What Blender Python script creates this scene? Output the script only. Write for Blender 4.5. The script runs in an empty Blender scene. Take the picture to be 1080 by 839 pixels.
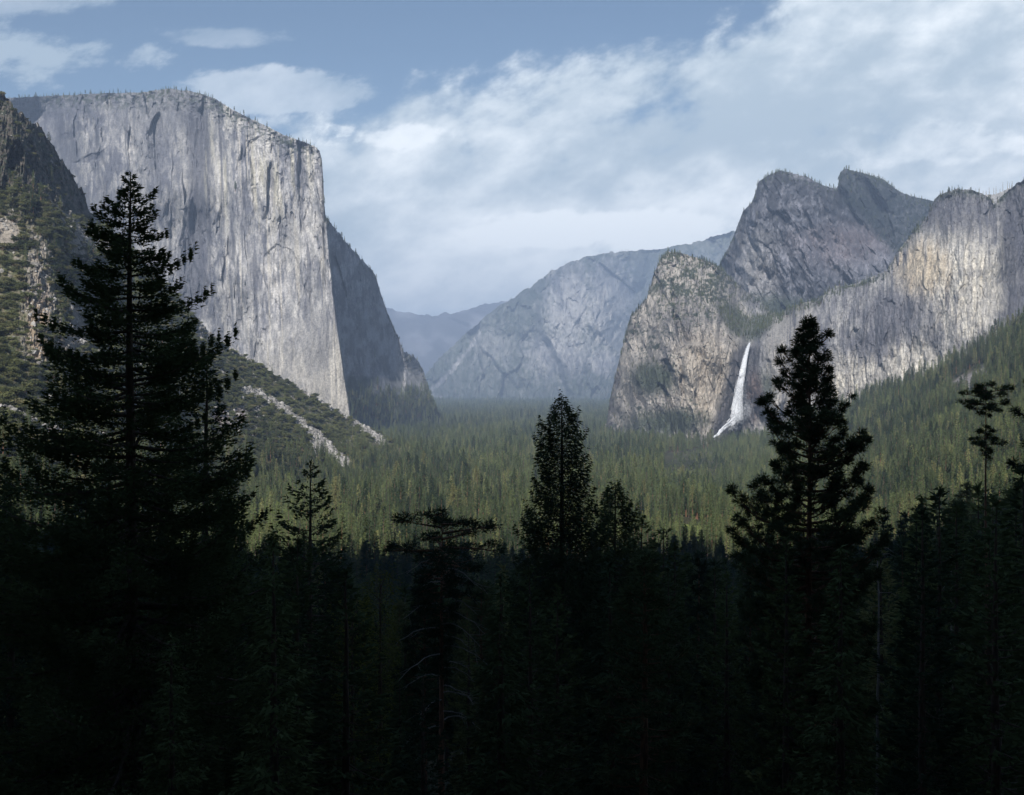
import bpy, math
import numpy as np
from mathutils import Vector

SC = bpy.context.scene
COL = SC.collection
F = 1158.0            # focal length in photo pixels (1080 wide)
HOR = 408.0           # eye level
R = math.radians

# ------------------------------------------------------------ camera
cam = bpy.data.cameras.new("camera")
cam.sensor_width = 36.0
cam.lens = F / 1080 * 36
cam.shift_y = -(419.5 - HOR) / 1080
cam.clip_start = 0.5
cam.clip_end = 60000
cob = bpy.data.objects.new("camera", cam)
COL.objects.link(cob)
cob.location = (0, 0, 0)
cob.rotation_euler = (R(90), 0, 0)
SC.camera = cob

# ------------------------------------------------------------ sun, sky, exposure
SUN_AZ, SUN_EL = R(12), R(33)        # angle left of straight behind the camera, elevation
S = Vector((-math.sin(SUN_AZ) * math.cos(SUN_EL), -math.cos(SUN_AZ) * math.cos(SUN_EL), math.sin(SUN_EL)))
sl = bpy.data.lights.new("sun", 'SUN')
sl.energy = 4.8
sl.angle = R(0.53)
sl.color = (1.0, 0.965, 0.92)
so = bpy.data.objects.new("sun", sl)
COL.objects.link(so)
so.rotation_euler = S.to_track_quat('Z', 'Y').to_euler()

SC.view_settings.view_transform = 'Standard'
SC.view_settings.look = 'None'
SC.view_settings.exposure = 0.55
SC.view_settings.gamma = 1.0
SC.cycles.max_bounces = 4
SC.cycles.diffuse_bounces = 2
SC.cycles.transmission_bounces = 2
SC.cycles.transparent_max_bounces = 24
SC.cycles.volume_bounces = 0
SC.cycles.use_denoising = True


class NT:
    """tiny helper for writing node maths"""
    def __init__(s, nt):
        s.nt = nt

    def node(s, t, **kw):
        n = s.nt.nodes.new(t)
        for k, v in kw.items():
            setattr(n, k, v)
        return n

    def put(s, sock, v):
        if hasattr(v, 'is_output') or isinstance(v, bpy.types.NodeSocket):
            s.nt.links.new(v, sock)
        else:
            sock.default_value = v

    def m(s, op, a, b=0.0, c=None, clamp=False):
        n = s.node('ShaderNodeMath', operation=op, use_clamp=clamp)
        s.put(n.inputs[0], a)
        s.put(n.inputs[1], b)
        if c is not None:
            s.put(n.inputs[2], c)
        return n.outputs[0]

    def smooth(s, x, lo, hi):
        n = s.node('ShaderNodeMapRange', interpolation_type='SMOOTHSTEP')
        s.put(n.inputs['Value'], x)
        s.put(n.inputs['From Min'], lo)
        s.put(n.inputs['From Max'], hi)
        return n.outputs['Result']

    def noise(s, vec, scale, detail=4.0, rough=0.5, dist=0.0):
        n = s.node('ShaderNodeTexNoise')
        if vec is not None:
            s.nt.links.new(vec, n.inputs['Vector'])
        n.inputs['Scale'].default_value = scale
        n.inputs['Detail'].default_value = detail
        n.inputs['Roughness'].default_value = rough
        n.inputs['Distortion'].default_value = dist
        return n.outputs['Fac']

    def mix(s, f, a, b, blend='MIX'):
        n = s.node('ShaderNodeMix', data_type='RGBA', blend_type=blend)
        s.put(n.inputs[0], f)
        s.put(n.inputs[6], a)
        s.put(n.inputs[7], b)
        return n.outputs[2]

    def xyz(s, x, y, z):
        n = s.node('ShaderNodeCombineXYZ')
        s.put(n.inputs[0], x)
        s.put(n.inputs[1], y)
        s.put(n.inputs[2], z)
        return n.outputs[0]


# ------------------------------------------------------------ world: Nishita sky with broken cloud
W = bpy.data.worlds.new("World")
SC.world = W
W.use_nodes = True
wt = W.node_tree
wt.nodes.clear()
w = NT(wt)
sky = w.node('ShaderNodeTexSky', sky_type='NISHITA', sun_disc=False)
sky.sun_elevation = SUN_EL
sky.sun_rotation = math.atan2(S.x, S.y)
sky.altitude = 1300
sky.dust_density = 0.7
sky.ozone_density = 1.6
tc = w.node('ShaderNodeTexCoord')
sp = w.node('ShaderNodeSeparateXYZ')
wt.links.new(tc.outputs['Generated'], sp.inputs[0])
dx, dy, dz = sp.outputs
ay = w.m('MAXIMUM', w.m('ABSOLUTE', dy), 0.15)
u = w.m('DIVIDE', dx, ay)
v = w.m('DIVIDE', w.m('MAXIMUM', dz, 0.0), ay)


def U(px): return (px - 540) / F
def V(py): return (HOR - py) / F


th = R(24)
rx = w.m('ADD', w.m('MULTIPLY', u, math.cos(th)), w.m('MULTIPLY', v, math.sin(th)))
ry = w.m('SUBTRACT', w.m('MULTIPLY', v, math.cos(th)), w.m('MULTIPLY', u, math.sin(th)))
cv = w.xyz(w.m('MULTIPLY', rx, 1.0), w.m('MULTIPLY', ry, 1.75), 3.3)
cv2 = w.xyz(w.m('MULTIPLY', u, 1.0), w.m('MULTIPLY', v, 2.6), 7.7)
n1 = w.noise(cv, 4.6, 9, 0.6, 0.12)
n2 = w.noise(cv, 15.0, 8, 0.62, 0.1)
n3 = w.noise(cv2, 6.0, 9, 0.6, 0.12)
n4 = w.noise(cv2, 2.2, 3, 0.5, 0.2)
fc = w.node('ShaderNodeFloatCurve')
cur = fc.mapping.curves[0]
pts = [(-200, 120), (0, 150), (240, 150), (330, 132), (470, 125), (560, 112), (640, 92), (720, 62), (800, 20), (900, -25), (1100, -70), (1300, -90)]
fx = lambda px: (px + 200) / 1500
fy = lambda py: (py + 100) / 400
while len(cur.points) < len(pts):
    cur.points.new(0.5, 0.5)
for p, (a, b) in zip(cur.points, pts):
    p.location = (fx(a), fy(b))
fc.mapping.update()
upx = w.m('ADD', w.m('MULTIPLY', u, F / 1500), (540 + 200) / 1500, clamp=True)
w.nt.links.new(upx, fc.inputs['Value'])
edgepy = w.m('SUBTRACT', w.m('MULTIPLY', fc.outputs[0], 400), 100)
py = w.m('SUBTRACT', HOR, w.m('MULTIPLY', v, F))
px = w.m('ADD', 540, w.m('MULTIPLY', u, F))
below = w.m('DIVIDE', w.m('SUBTRACT', py, edgepy), 60.0)
warp = w.m('MULTIPLY', w.m('SUBTRACT', n1, 0.5), 5.2)
warp2 = w.m('MULTIPLY', w.m('SUBTRACT', n2, 0.5), 3.2)
cover = w.smooth(w.m('ADD', w.m('ADD', w.m('ADD', 0.25, w.m('MINIMUM', below, 1.35)), warp), warp2), -0.25, 0.85)


def blob(cx, cy, sx, sy, rough=1.0):
    a = w.m('DIVIDE', w.m('SUBTRACT', px, cx), sx)
    b = w.m('DIVIDE', w.m('SUBTRACT', py, cy), sy)
    r2 = w.m('ADD', w.m('MULTIPLY', a, a), w.m('MULTIPLY', b, b))
    e = w.m('SUBTRACT', 1.35, r2)
    e = w.m('ADD', e, w.m('MULTIPLY', w.m('SUBTRACT', n3, 0.5), 6.5 * rough))
    e = w.m('ADD', e, w.m('MULTIPLY', w.m('SUBTRACT', n2, 0.5), 5.0 * rough))
    return w.smooth(e, -0.1, 1.0)


b_main = blob(392, 141, 70, 15)
b_mid = blob(310, 97, 110, 20, 1.1)
b_left = blob(30, 60, 110, 42, 1.0)
b_wisp = blob(245, 38, 60, 10, 1.0)
b_wisp2 = blob(60, 0, 100, 20, 1.0)
cov = w.m('MAXIMUM', cover, w.m('MULTIPLY', b_mid, 0.55))
cov = w.m('MAXIMUM', cov, w.m('MULTIPLY', b_main, 0.95))
cov = w.m('MAXIMUM', cov, w.m('MULTIPLY', b_left, 0.8))
cov = w.m('MAXIMUM', cov, w.m('MULTIPLY', b_wisp, 0.35))
cov = w.m('MAXIMUM', cov, w.m('MULTIPLY', b_wisp2, 0.45))
# brightness inside the cloud sheet
brt = w.m('ADD', w.m('MULTIPLY', w.m('SUBTRACT', n3, 0.5), 2.2), w.m('MULTIPLY', w.m('SUBTRACT', n4, 0.5), 1.4))
brt = w.m('ADD', brt, w.m('MULTIPLY', w.m('SUBTRACT', n1, 0.5), 2.0))
brt = w.m('ADD', brt, w.m('MULTIPLY', w.m('SUBTRACT', n2, 0.5), 2.1))
brt = w.m('ADD', brt, w.m('MULTIPLY', b_main, 0.45))
brt = w.m('SUBTRACT', brt, w.m('MULTIPLY', b_left, 0.7))
brt = w.m('ADD', brt, w.m('MULTIPLY', blob(640, 243, 120, 20, 0.6), 0.8))
brt = w.m('ADD', brt, w.m('MULTIPLY', blob(930, 150, 130, 22, 0.8), 0.35))
brt = w.m('ADD', brt, w.m('MULTIPLY', w.smooth(py, 150, 300), 0.30))
bf = w.smooth(brt, -0.6, 1.05)
ccol = w.mix(bf, (4.0, 4.9, 5.75, 1), (8.6, 9.1, 9.5, 1))
skyc = w.mix(1.0, sky.outputs[0], (0.80, 0.78, 0.73, 1), 'MULTIPLY')
ccol = w.mix(cov, skyc, ccol)
bg = w.node('ShaderNodeBackground')
wt.links.new(ccol, bg.inputs['Color'])
bg.inputs['Strength'].default_value = 0.095
wo = w.node('ShaderNodeOutputWorld')
wt.links.new(bg.outputs[0], wo.inputs['Surface'])

# ------------------------------------------------------------ numpy helpers
RNG = np.random.default_rng(11)


def _h(ix, iy, iz, seed):
    n = (ix * np.uint32(73856093)) ^ (iy * np.uint32(19349663)) ^ (iz * np.uint32(83492791)) ^ np.uint32(seed * 2654435761 & 0xffffffff)
    n = (n ^ (n >> np.uint32(13))) * np.uint32(1274126177)
    n = (n ^ (n >> np.uint32(16))) * np.uint32(2246822519)
    return (n ^ (n >> np.uint32(15)))


def vnoise(x, y, z=None, seed=0):
    """gradient-free value noise in -1..1 with quintic fade"""
    x = np.asarray(x, np.float64)
    y = np.asarray(y, np.float64)
    fx0 = np.floor(x); fy0 = np.floor(y)
    tx = x - fx0; ty = y - fy0
    ix = fx0.astype(np.int64).astype(np.uint32); iy = fy0.astype(np.int64).astype(np.uint32)
    tx = tx * tx * tx * (tx * (tx * 6 - 15) + 10); ty = ty * ty * ty * (ty * (ty * 6 - 15) + 10)
    one = np.uint32(1)
    k = 1.0 / 2147483647.5
    if z is None:
        iz = np.uint32(0)
        a = _h(ix, iy, iz, seed) * k - 1; b = _h(ix + one, iy, iz, seed) * k - 1
        c = _h(ix, iy + one, iz, seed) * k - 1; d = _h(ix + one, iy + one, iz, seed) * k - 1
        return (a + (b - a) * tx) * (1 - ty) + (c + (d - c) * tx) * ty


def fbm(x, y, octv=4, seed=0, gain=0.5, ridged=False):
    t = 0.0; a = 1.0; s = 0.0
    for o in range(octv):
        n = vnoise(x * 2.03 ** o + 17.3 * o, y * 2.03 ** o - 9.1 * o, None, seed + o)
        if ridged:
            n = 1 - 2 * np.abs(n)
        t = t + a * n; s += a; a *= gain
    return t / s


def facets(h, z, sh, sz, seed, tilt=0.4, amp=0.15, warp=0.35):
    """blocky rock: nearest-cell planes, each with its own offset and tilt. returns depth in metres, cell random, crack closeness"""
    u = h / sh + warp * fbm(h / sh * 1.3, z / sz * 1.3, 3, seed + 5, 0.6)
    v = z / sz + warp * fbm(h / sh * 1.3 + 31, z / sz * 1.3 - 7, 3, seed + 9, 0.6)
    iu = np.floor(u); iv = np.floor(v)
    b1 = np.full(np.shape(u), 1e9); b2 = b1.copy(); dep = np.zeros(np.shape(u)); rnd = dep.copy(); wsum = dep + 1e-9
    K = 1.0 / 4294967295.0
    for a in (-1, 0, 1):
        for b in (-1, 0, 1):
            cu = (iu + a).astype(np.int64).astype(np.uint32); cv = (iv + b).astype(np.int64).astype(np.uint32)
            r0 = _h(cu, cv, np.uint32(1), seed) * K; r1 = _h(cu, cv, np.uint32(2), seed) * K
            r2 = _h(cu, cv, np.uint32(3), seed) * K; r3 = _h(cu, cv, np.uint32(4), seed) * K; r4 = _h(cu, cv, np.uint32(5), seed) * K
            du = u - (iu + a + r0); dv = v - (iv + b + r1)
            d = du * du + dv * dv
            t = d < b1
            b2 = np.where(t, b1, np.minimum(b2, d))
            b1 = np.where(t, d, b1)
            wg = np.exp(-16 * d)
            dep = dep + wg * (sh * (amp * (r2 * 2 - 1) + 1.25 * tilt * (r3 * 2 - 1) * du) + sz * tilt * 0.34 * (r4 * 2 - 1) * dv)
            wsum = wsum + wg
            rnd = np.where(t, r2 * 2 - 1, rnd)
    return dep / wsum, rnd, np.sqrt(b2) - np.sqrt(b1)


def sstep(a, b, x):
    t = np.clip((x - a) / (b - a), 0, 1)
    return t * t * (3 - 2 * t)


def tps(ctrl):
    c = np.array(ctrl, float)
    X = c[:, :2] / 100.0; n = len(c)
    d = np.linalg.norm(X[:, None] - X[None], axis=2)
    K = np.where(d > 0, d * d * np.log(d + 1e-12), 0) + np.eye(n) * 0.02
    P = np.c_[np.ones(n), X]
    A = np.zeros((n + 3, n + 3)); A[:n, :n] = K; A[:n, n:] = P; A[n:, :n] = P.T
    sol = np.linalg.solve(A, np.r_[c[:, 2], 0, 0, 0])

    def f(px, py):
        px = np.asarray(px, float) / 100.0; py = np.asarray(py, float) / 100.0
        out = sol[n] + sol[n + 1] * px + sol[n + 2] * py
        for i in range(n):
            r2 = (px - X[i, 0]) ** 2 + (py - X[i, 1]) ** 2
            out = out + sol[i] * 0.5 * r2 * np.log(r2 + 1e-12)
        return out
    return f


def poly(pts):
    p = np.array(pts, float)
    return lambda x: np.interp(x, p[:, 0], p[:, 1])


def segdist(px, py, line):
    d = np.full(np.shape(px), 1e9)
    for (ax, ay_), (bx, by_) in zip(line[:-1], line[1:]):
        vx, vy = bx - ax, by_ - ay_
        t = np.clip(((px - ax) * vx + (py - ay_) * vy) / (vx * vx + vy * vy), 0, 1)
        d = np.minimum(d, np.hypot(px - ax - t * vx, py - ay_ - t * vy))
    return d


def ell(px, py, cx, cy, sx, sy, soft=0.35, wob=None):
    r = np.sqrt(((px - cx) / sx) ** 2 + ((py - cy) / sy) ** 2)
    if wob is not None:
        r = r + wob
    return 1 - sstep(1 - soft, 1 + soft, r)


def inpoly(px, py, pts, soft=4.0):
    """soft polygon mask"""
    pts = list(pts)
    ins = np.zeros(np.shape(px), bool)
    j = len(pts) - 1
    for i in range(len(pts)):
        xi, yi = pts[i]; xj, yj = pts[j]
        if yi != yj:
            ins ^= ((yi > py) != (yj > py)) & (px < (xj - xi) * (py - yi) / (yj - yi) + xi)
        j = i
    d = segdist(px, py, pts + [pts[0]])
    return sstep(-soft, soft, np.where(ins, d, -d))


def lerp(a, b, t):
    t = np.asarray(t)[..., None]
    return np.asarray(a) * (1 - t) + np.asarray(b) * t


def mesh_from(name, verts, faces, mats=(), smooth=False, mat_idx=None):
    me = bpy.data.meshes.new(name)
    verts = np.ascontiguousarray(verts, np.float32)
    faces = np.ascontiguousarray(faces, np.int32)
    k = faces.shape[1] if len(faces) else 3
    me.vertices.add(len(verts))
    me.vertices.foreach_set('co', verts.ravel())
    if len(faces):
        me.loops.add(faces.size)
        me.loops.foreach_set('vertex_index', faces.ravel())
        me.polygons.add(len(faces))
        me.polygons.foreach_set('loop_start', np.arange(0, faces.size, k, dtype=np.int32))
        me.polygons.foreach_set('use_smooth', np.full(len(faces), smooth))
    for m_ in mats:
        me.materials.append(m_)
    if mat_idx is not None:
        me.polygons.foreach_set('material_index', np.ascontiguousarray(mat_idx, np.int32))
    me.update(calc_edges=True)
    return me


def link(name, data, parent=None, **props):
    o = bpy.data.objects.new(name, data)
    COL.objects.link(o)
    if parent is not None:
        o.parent = parent
    for k, v_ in props.items():
        o[k] = v_
    return o


def set_col(me, name, c):
    a = me.color_attributes.new(name=name, type='FLOAT_COLOR', domain='POINT')
    c4 = np.ones((len(c), 4), np.float32)
    c4[:, :3] = c
    a.data.foreach_set('color', c4.ravel())


def grid_faces(nr, nc):
    i = np.arange(nr - 1)[:, None] * nc + np.arange(nc - 1)[None]
    i = i.ravel()
    return np.stack([i, i + 1, i + nc + 1, i + nc], 1)


# ------------------------------------------------------------ materials
def base_mat(name):
    m_ = bpy.data.materials.new(name)
    m_.use_nodes = True
    m_.node_tree.nodes.clear()
    t = NT(m_.node_tree)
    out = t.node('ShaderNodeOutputMaterial')
    return m_, t, out


def rock_material(name, fine=1.0, bump=1.0, rough=0.95, zs=0.10):
    m_, t, out = base_mat(name)
    at = t.node('ShaderNodeAttribute', attribute_name='albedo')
    geo = t.node('ShaderNodeNewGeometry')
    mp = t.node('ShaderNodeMapping')
    t.nt.links.new(geo.outputs['Position'], mp.inputs['Vector'])
    mp.inputs['Scale'].default_value = (1, 1, zs)
    na = t.noise(mp.outputs[0], 0.06 * fine, 6, 0.65)
    nb = t.noise(geo.outputs['Position'], 0.16 * fine, 6, 0.7)
    f = t.m('ADD', t.m('MULTIPLY', t.m('SUBTRACT', na, 0.5), 1.3), t.m('MULTIPLY', t.m('SUBTRACT', nb, 0.5), 2.2))
    f = t.m('ADD', f, 1.0)
    f = t.m('MAXIMUM', f, 0.3)
    comb = t.node('ShaderNodeVectorMath', operation='SCALE')
    t.nt.links.new(at.outputs['Color'], comb.inputs[0])
    t.nt.links.new(f, comb.inputs['Scale'])
    b = t.node('ShaderNodeBsdfPrincipled')
    b.inputs['Roughness'].default_value = rough
    b.inputs['Specular IOR Level'].default_value = 0.15
    t.nt.links.new(comb.outputs[0], b.inputs['Base Color'])
    bp = t.node('ShaderNodeBump')
    bp.inputs['Strength'].default_value = 0.9
    bp.inputs['Distance'].default_value = 5.0 * bump
    t.nt.links.new(t.m('ADD', t.m('MULTIPLY', na, 0.6), nb), bp.inputs['Height'])
    t.nt.links.new(bp.outputs[0], b.inputs['Normal'])
    t.nt.links.new(b.outputs[0], out.inputs['Surface'])
    return m_


M_rock = rock_material('granite', 1.0, 0.7)
M_slope = rock_material('scree_and_soil', 1.2, 0.6, zs=1.0)


def leaf_material(name, c1, c2, c3):
    m_, t, out = base_mat(name)
    oi = t.node('ShaderNodeObjectInfo')
    geo = t.node('ShaderNodeNewGeometry')
    big = t.noise(geo.outputs['Position'], 0.006, 3, 0.5)
    f = t.m('ADD', t.m('MULTIPLY', oi.outputs['Random'], 0.85), t.m('MULTIPLY', t.m('SUBTRACT', big, 0.45), 3.0), clamp=True)
    c = t.mix(f, c1, c2)
    f2 = t.smooth(oi.outputs['Random'], 0.86, 1.0)
    c = t.mix(f2, c, c3)
    d = t.node('ShaderNodeBsdfDiffuse')
    tr = t.node('ShaderNodeBsdfTranslucent')
    t.nt.links.new(c, d.inputs[0]); t.nt.links.new(c, tr.inputs[0])
    mx = t.node('ShaderNodeMixShader')
    mx.inputs[0].default_value = 0.12
    t.nt.links.new(d.outputs[0], mx.inputs[1]); t.nt.links.new(tr.outputs[0], mx.inputs[2])
    t.nt.links.new(mx.outputs[0], out.inputs['Surface'])
    return m_


M_fir = leaf_material('fir_needles', (0.040, 0.062, 0.036, 1), (0.155, 0.190, 0.074, 1), (0.24, 0.24, 0.10, 1))
M_pine = leaf_material('pine_needles', (0.042, 0.062, 0.036, 1), (0.125, 0.155, 0.070, 1), (0.20, 0.20, 0.09, 1))
M_brush = leaf_material('brush_leaves', (0.045, 0.056, 0.028, 1), (0.145, 0.155, 0.066, 1), (0.20, 0.18, 0.09, 1))


def bark_material(name, ca, cb, sc=6.0):
    m_, t, out = base_mat(name)
    tcn = t.node('ShaderNodeTexCoord')
    mp = t.node('ShaderNodeMapping')
    t.nt.links.new(tcn.outputs['Object'], mp.inputs['Vector'])
    mp.inputs['Scale'].default_value = (1, 1, 0.18)
    n = t.noise(mp.outputs[0], sc, 5, 0.65)
    c = t.mix(t.smooth(n, 0.3, 0.7), ca, cb)
    b = t.node('ShaderNodeBsdfPrincipled')
    b.inputs['Roughness'].default_value = 0.9
    t.nt.links.new(c, b.inputs['Base Color'])
    bp = t.node('ShaderNodeBump')
    bp.inputs['Distance'].default_value = 0.08
    t.nt.links.new(n, bp.inputs['Height'])
    t.nt.links.new(bp.outputs[0], b.inputs['Normal'])
    t.nt.links.new(b.outputs[0], out.inputs['Surface'])
    return m_


M_bark = bark_material('bark', (0.05, 0.037, 0.028, 1), (0.15, 0.10, 0.07, 1))
M_rbark = bark_material('red_bark', (0.10, 0.05, 0.03, 1), (0.30, 0.15, 0.08, 1))
M_dead = bark_material('dead_wood', (0.20, 0.18, 0.16, 1), (0.36, 0.33, 0.30, 1))

# ------------------------------------------------------------ sheets of rock and slope
SHEETS = {}


def sheet(name, px0, px1, sx, sy, skyl, base, depth, disp, colour, mat, sky_amp=0.7, sky_f=0.35,
          back=((30, 3), (110, 12), (300, 60), (700, 260), (1300, 800)), **props):
    nx = int((px1 - px0) / sx)
    PX1 = np.linspace(px0, px1, nx)
    s = skyl(PX1) + (sky_amp(PX1) if callable(sky_amp) else sky_amp) * fbm(PX1 * sky_f, PX1 * 0 + 3.1, 4, 5, 0.6)
    b = base(PX1)
    hmax = float(np.max(b - s))
    nv = max(20, int(hmax / sy))
    t = np.linspace(0, 1, nv)[:, None]
    PY = b[None] + (s - b)[None] * t
    PX = np.repeat(PX1[None], nv, 0)
    Y = depth(PX, PY)
    X = (PX - 540) / F * Y
    Z = (HOR - PY) / F * Y
    d = disp(PX, PY, X, Y, Z)
    edge = np.clip((PY - s[None]) / 3.0, 0, 1)
    k = 1 + d * (0.3 + 0.7 * edge) / Y
    X, Y, Z = X * k, Y * k, Z * k
    C = colour(PX, PY, X, Y, Z)
    rows = [np.stack([X, Y, Z], 2)]
    cols = [C]
    # the foot goes on down below ground
    foot = rows[0][0].copy(); foot[:, 2] -= 60
    rows.insert(0, foot[None]); cols.insert(0, C[:1])
    top = rows[1][-1]
    for dy_, dz_ in back:
        r_ = top.copy()
        hx = top[:, 0] / top[:, 1]
        r_[:, 1] += dy_; r_[:, 0] += hx * dy_
        zr = top[:, 2] / top[:, 1]
        r_[:, 2] = np.minimum(top[:, 2] - dz_, zr * r_[:, 1] - dz_)
        rows.append(r_[None]); cols.append(C[-1:])
    P = np.concatenate(rows, 0); CC = np.concatenate(cols, 0)
    me = mesh_from(name, P.reshape(-1, 3), grid_faces(P.shape[0], nx), [mat])
    set_col(me, 'albedo', CC.reshape(-1, 3))
    o = link(name, me, None, **props)
    SHEETS[o.name] = dict(P=rows[1], PX=PX, PY=PY, top=s)
    return o


GREY = np.array((0.138, 0.138, 0.150)); PALE = np.array((0.33, 0.32, 0.305)); DARK = np.array((0.062, 0.062, 0.074))
TAN = np.array((0.38, 0.31, 0.21)); VEG = np.array((0.036, 0.047, 0.030)); WARM = np.array((0.40, 0.37, 0.315))


def rock_base(h, z, seed, lo=GREY, hi=PALE, amt=1.0, bias=0.0, vs=1.0):
    st = fbm(h / 26, z / (330 * vs), 5, seed, 0.62)
    bl = fbm(h / 170, z / 190, 4, seed + 20, 0.55)
    fi = fbm(h / 7, z / (30 * vs), 3, seed + 40, 0.6)
    f1, c1, e1 = facets(h, z, 46, 120 * vs, seed + 60)
    f2, c2, e2 = facets(h, z, 15, 32 * vs, seed + 61)
    t = np.clip(0.5 + bias + amt * (0.5 * st + 0.75 * bl + 0.65 * fi + 0.22 * c1 + 0.2 * c2), 0, 1)
    C = lerp(lo, hi, t)
    brk = sstep(-0.3, 0.3, fbm(h / 60 + 9, z / 90, 3, seed + 66))
    C = C * (1 - 0.20 * sstep(0.09, 0.0, e1) * brk - 0.22 * sstep(0.12, 0.0, e2) * (1 - 0.6 * brk))[..., None]
    return C, st, bl, fi


# ---- El Capitan-like wall on the left
sk_e = poly([(-160, 112), (0, 104), (20, 103), (60, 101), (100, 99), (150, 97.5), (165, 95), (180, 94), (200, 96), (215, 100), (228, 105),
             (240, 113), (255, 121), (270, 128), (285, 135), (300, 143), (315, 148), (325, 151.5), (333, 155), (337, 159), (339.5, 168),
             (341, 190), (342, 215), (343.5, 229), (350, 238), (358, 246), (365, 256), (375, 267), (385, 277), (390, 283), (397, 292),
             (402, 310), (408, 328), (414, 342), (420, 355), (426, 371), (434, 374), (440, 380), (446, 390), (449, 400), (453, 412),
             (460, 430), (475, 450)])
edge_e = poly([(90, 339), (160, 340.5), (200, 342), (228, 343), (260, 346), (300, 350), (350, 356), (400, 363), (425, 367), (490, 374)])
dep_e = tps([(-160, 110, 4500), (-160, 480, 4200), (20, 103, 4350), (20, 300, 4050), (40, 120, 4500), (75, 130, 4060), (75, 200, 4000), (100, 300, 3800), (100, 480, 3650),
             (140, 105, 3900), (190, 100, 3720), (185, 200, 3560), (190, 320, 3480), (190, 480, 3420), (207, 160, 3640), (210, 240, 3600), (207, 320, 3520),
             (240, 120, 3520), (235, 200, 3470), (235, 300, 3400), (240, 480, 3320), (290, 150, 3420), (290, 300, 3300), (290, 440, 3180),
             (340, 165, 3330), (345, 300, 3190), (365, 430, 3040), (375, 490, 2980), (470, 490, 2900), (470, 200, 3100)])


def depth_e(px, py):
    e = edge_e(py)
    over = np.maximum(px - e, 0)
    Y = dep_e(np.minimum(px, e), py)
    # foot of the buttress steps forward as a talus apron
    Y = Y + over * 14.5 - over * 3.5 * sstep(385, 440, py)
    return Y


def disp_e(px, py, x, y, z):
    h = px * 3.1 + 0.05 * z
    e = edge_e(py)
    inS = sstep(-1, 3, px - e)
    rgh = 0.35 + 0.9 * sstep(-0.35, 0.45, fbm(px / 38, py / 90, 3, 61))
    tilt = h + 0.12 * z
    F1 = facets(h + 0.10 * z, z, 105, 430, 21, 0.36, 0.09)[0]
    F2 = facets(h - 0.05 * z, z, 38, 150, 22, 0.62, 0.13)[0]
    F3 = facets(h, z, 13, 34, 23, 0.7, 0.14)[0]
    fac = F1 + F2 * (0.45 + 0.75 * rgh) * (1 - 0.35 * sstep(290, 360, py)) + F3 * rgh
    a = -16 * np.abs(fbm(tilt / 150, z / 1400, 3, 3, 0.5)) + fac
    b_ = 14 * fbm(h / 48 + 0.4 * fbm(h / 300, z / 300, 2, 77), z / 520, 4, 8, 0.58)
    c = 5.5 * fbm(h / 15, z / 110, 3, 13, 0.6)
    dd = 3.0 * fbm(h / 6, z / 22, 3, 17, 0.6)
    wx = px + 1.6 * fbm(px / 6, py / 9, 3, 91); wy = py + 2.5 * fbm(px / 8, py / 6, 3, 92)
    arch = 9 * inpoly(wx, wy, [(277, 292), (279, 270), (292, 258), (309, 266), (318, 288), (313, 316), (303, 336), (288, 314)], 1.6)
    arch = arch + 7 * inpoly(wx, wy, [(236, 300), (246, 285), (251, 300), (249, 320), (258, 345), (268, 378), (262, 384), (244, 350)], 1.8)
    arch = arch + 8 * inpoly(wx, wy, [(262, 150), (275, 144), (282, 165), (279, 190), (266, 196)], 1.8) + 8 * inpoly(wx, wy, [(300, 168), (309, 150), (314, 160), (306, 190)], 1.5)
    arch = arch + 10 * inpoly(wx, wy, [(196, 130), (216, 118), (226, 150), (221, 230), (214, 320), (188, 330), (196, 250)], 5) * (0.7 + fbm(px / 5, py / 50, 3, 95))
    roof = 14 * inpoly(wx, wy, [(78, 172), (92, 163), (110, 158), (106, 166), (92, 172)], 1.5)
    top = 18 * fbm(px / 9, py / 7, 3, 31, 0.6) * sstep(40, 0, py - sk_e(px))
    lo = (1 - 0.55 * sstep(300, 380, py))
    return (a + 0.7 * b_ * rgh + 0.5 * c * rgh) * lo + dd * rgh * 0.6 + arch + roof + top + inS * (18 * fbm(y / 120, z / 240, 4, 71, 0.6) + 4)


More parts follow.
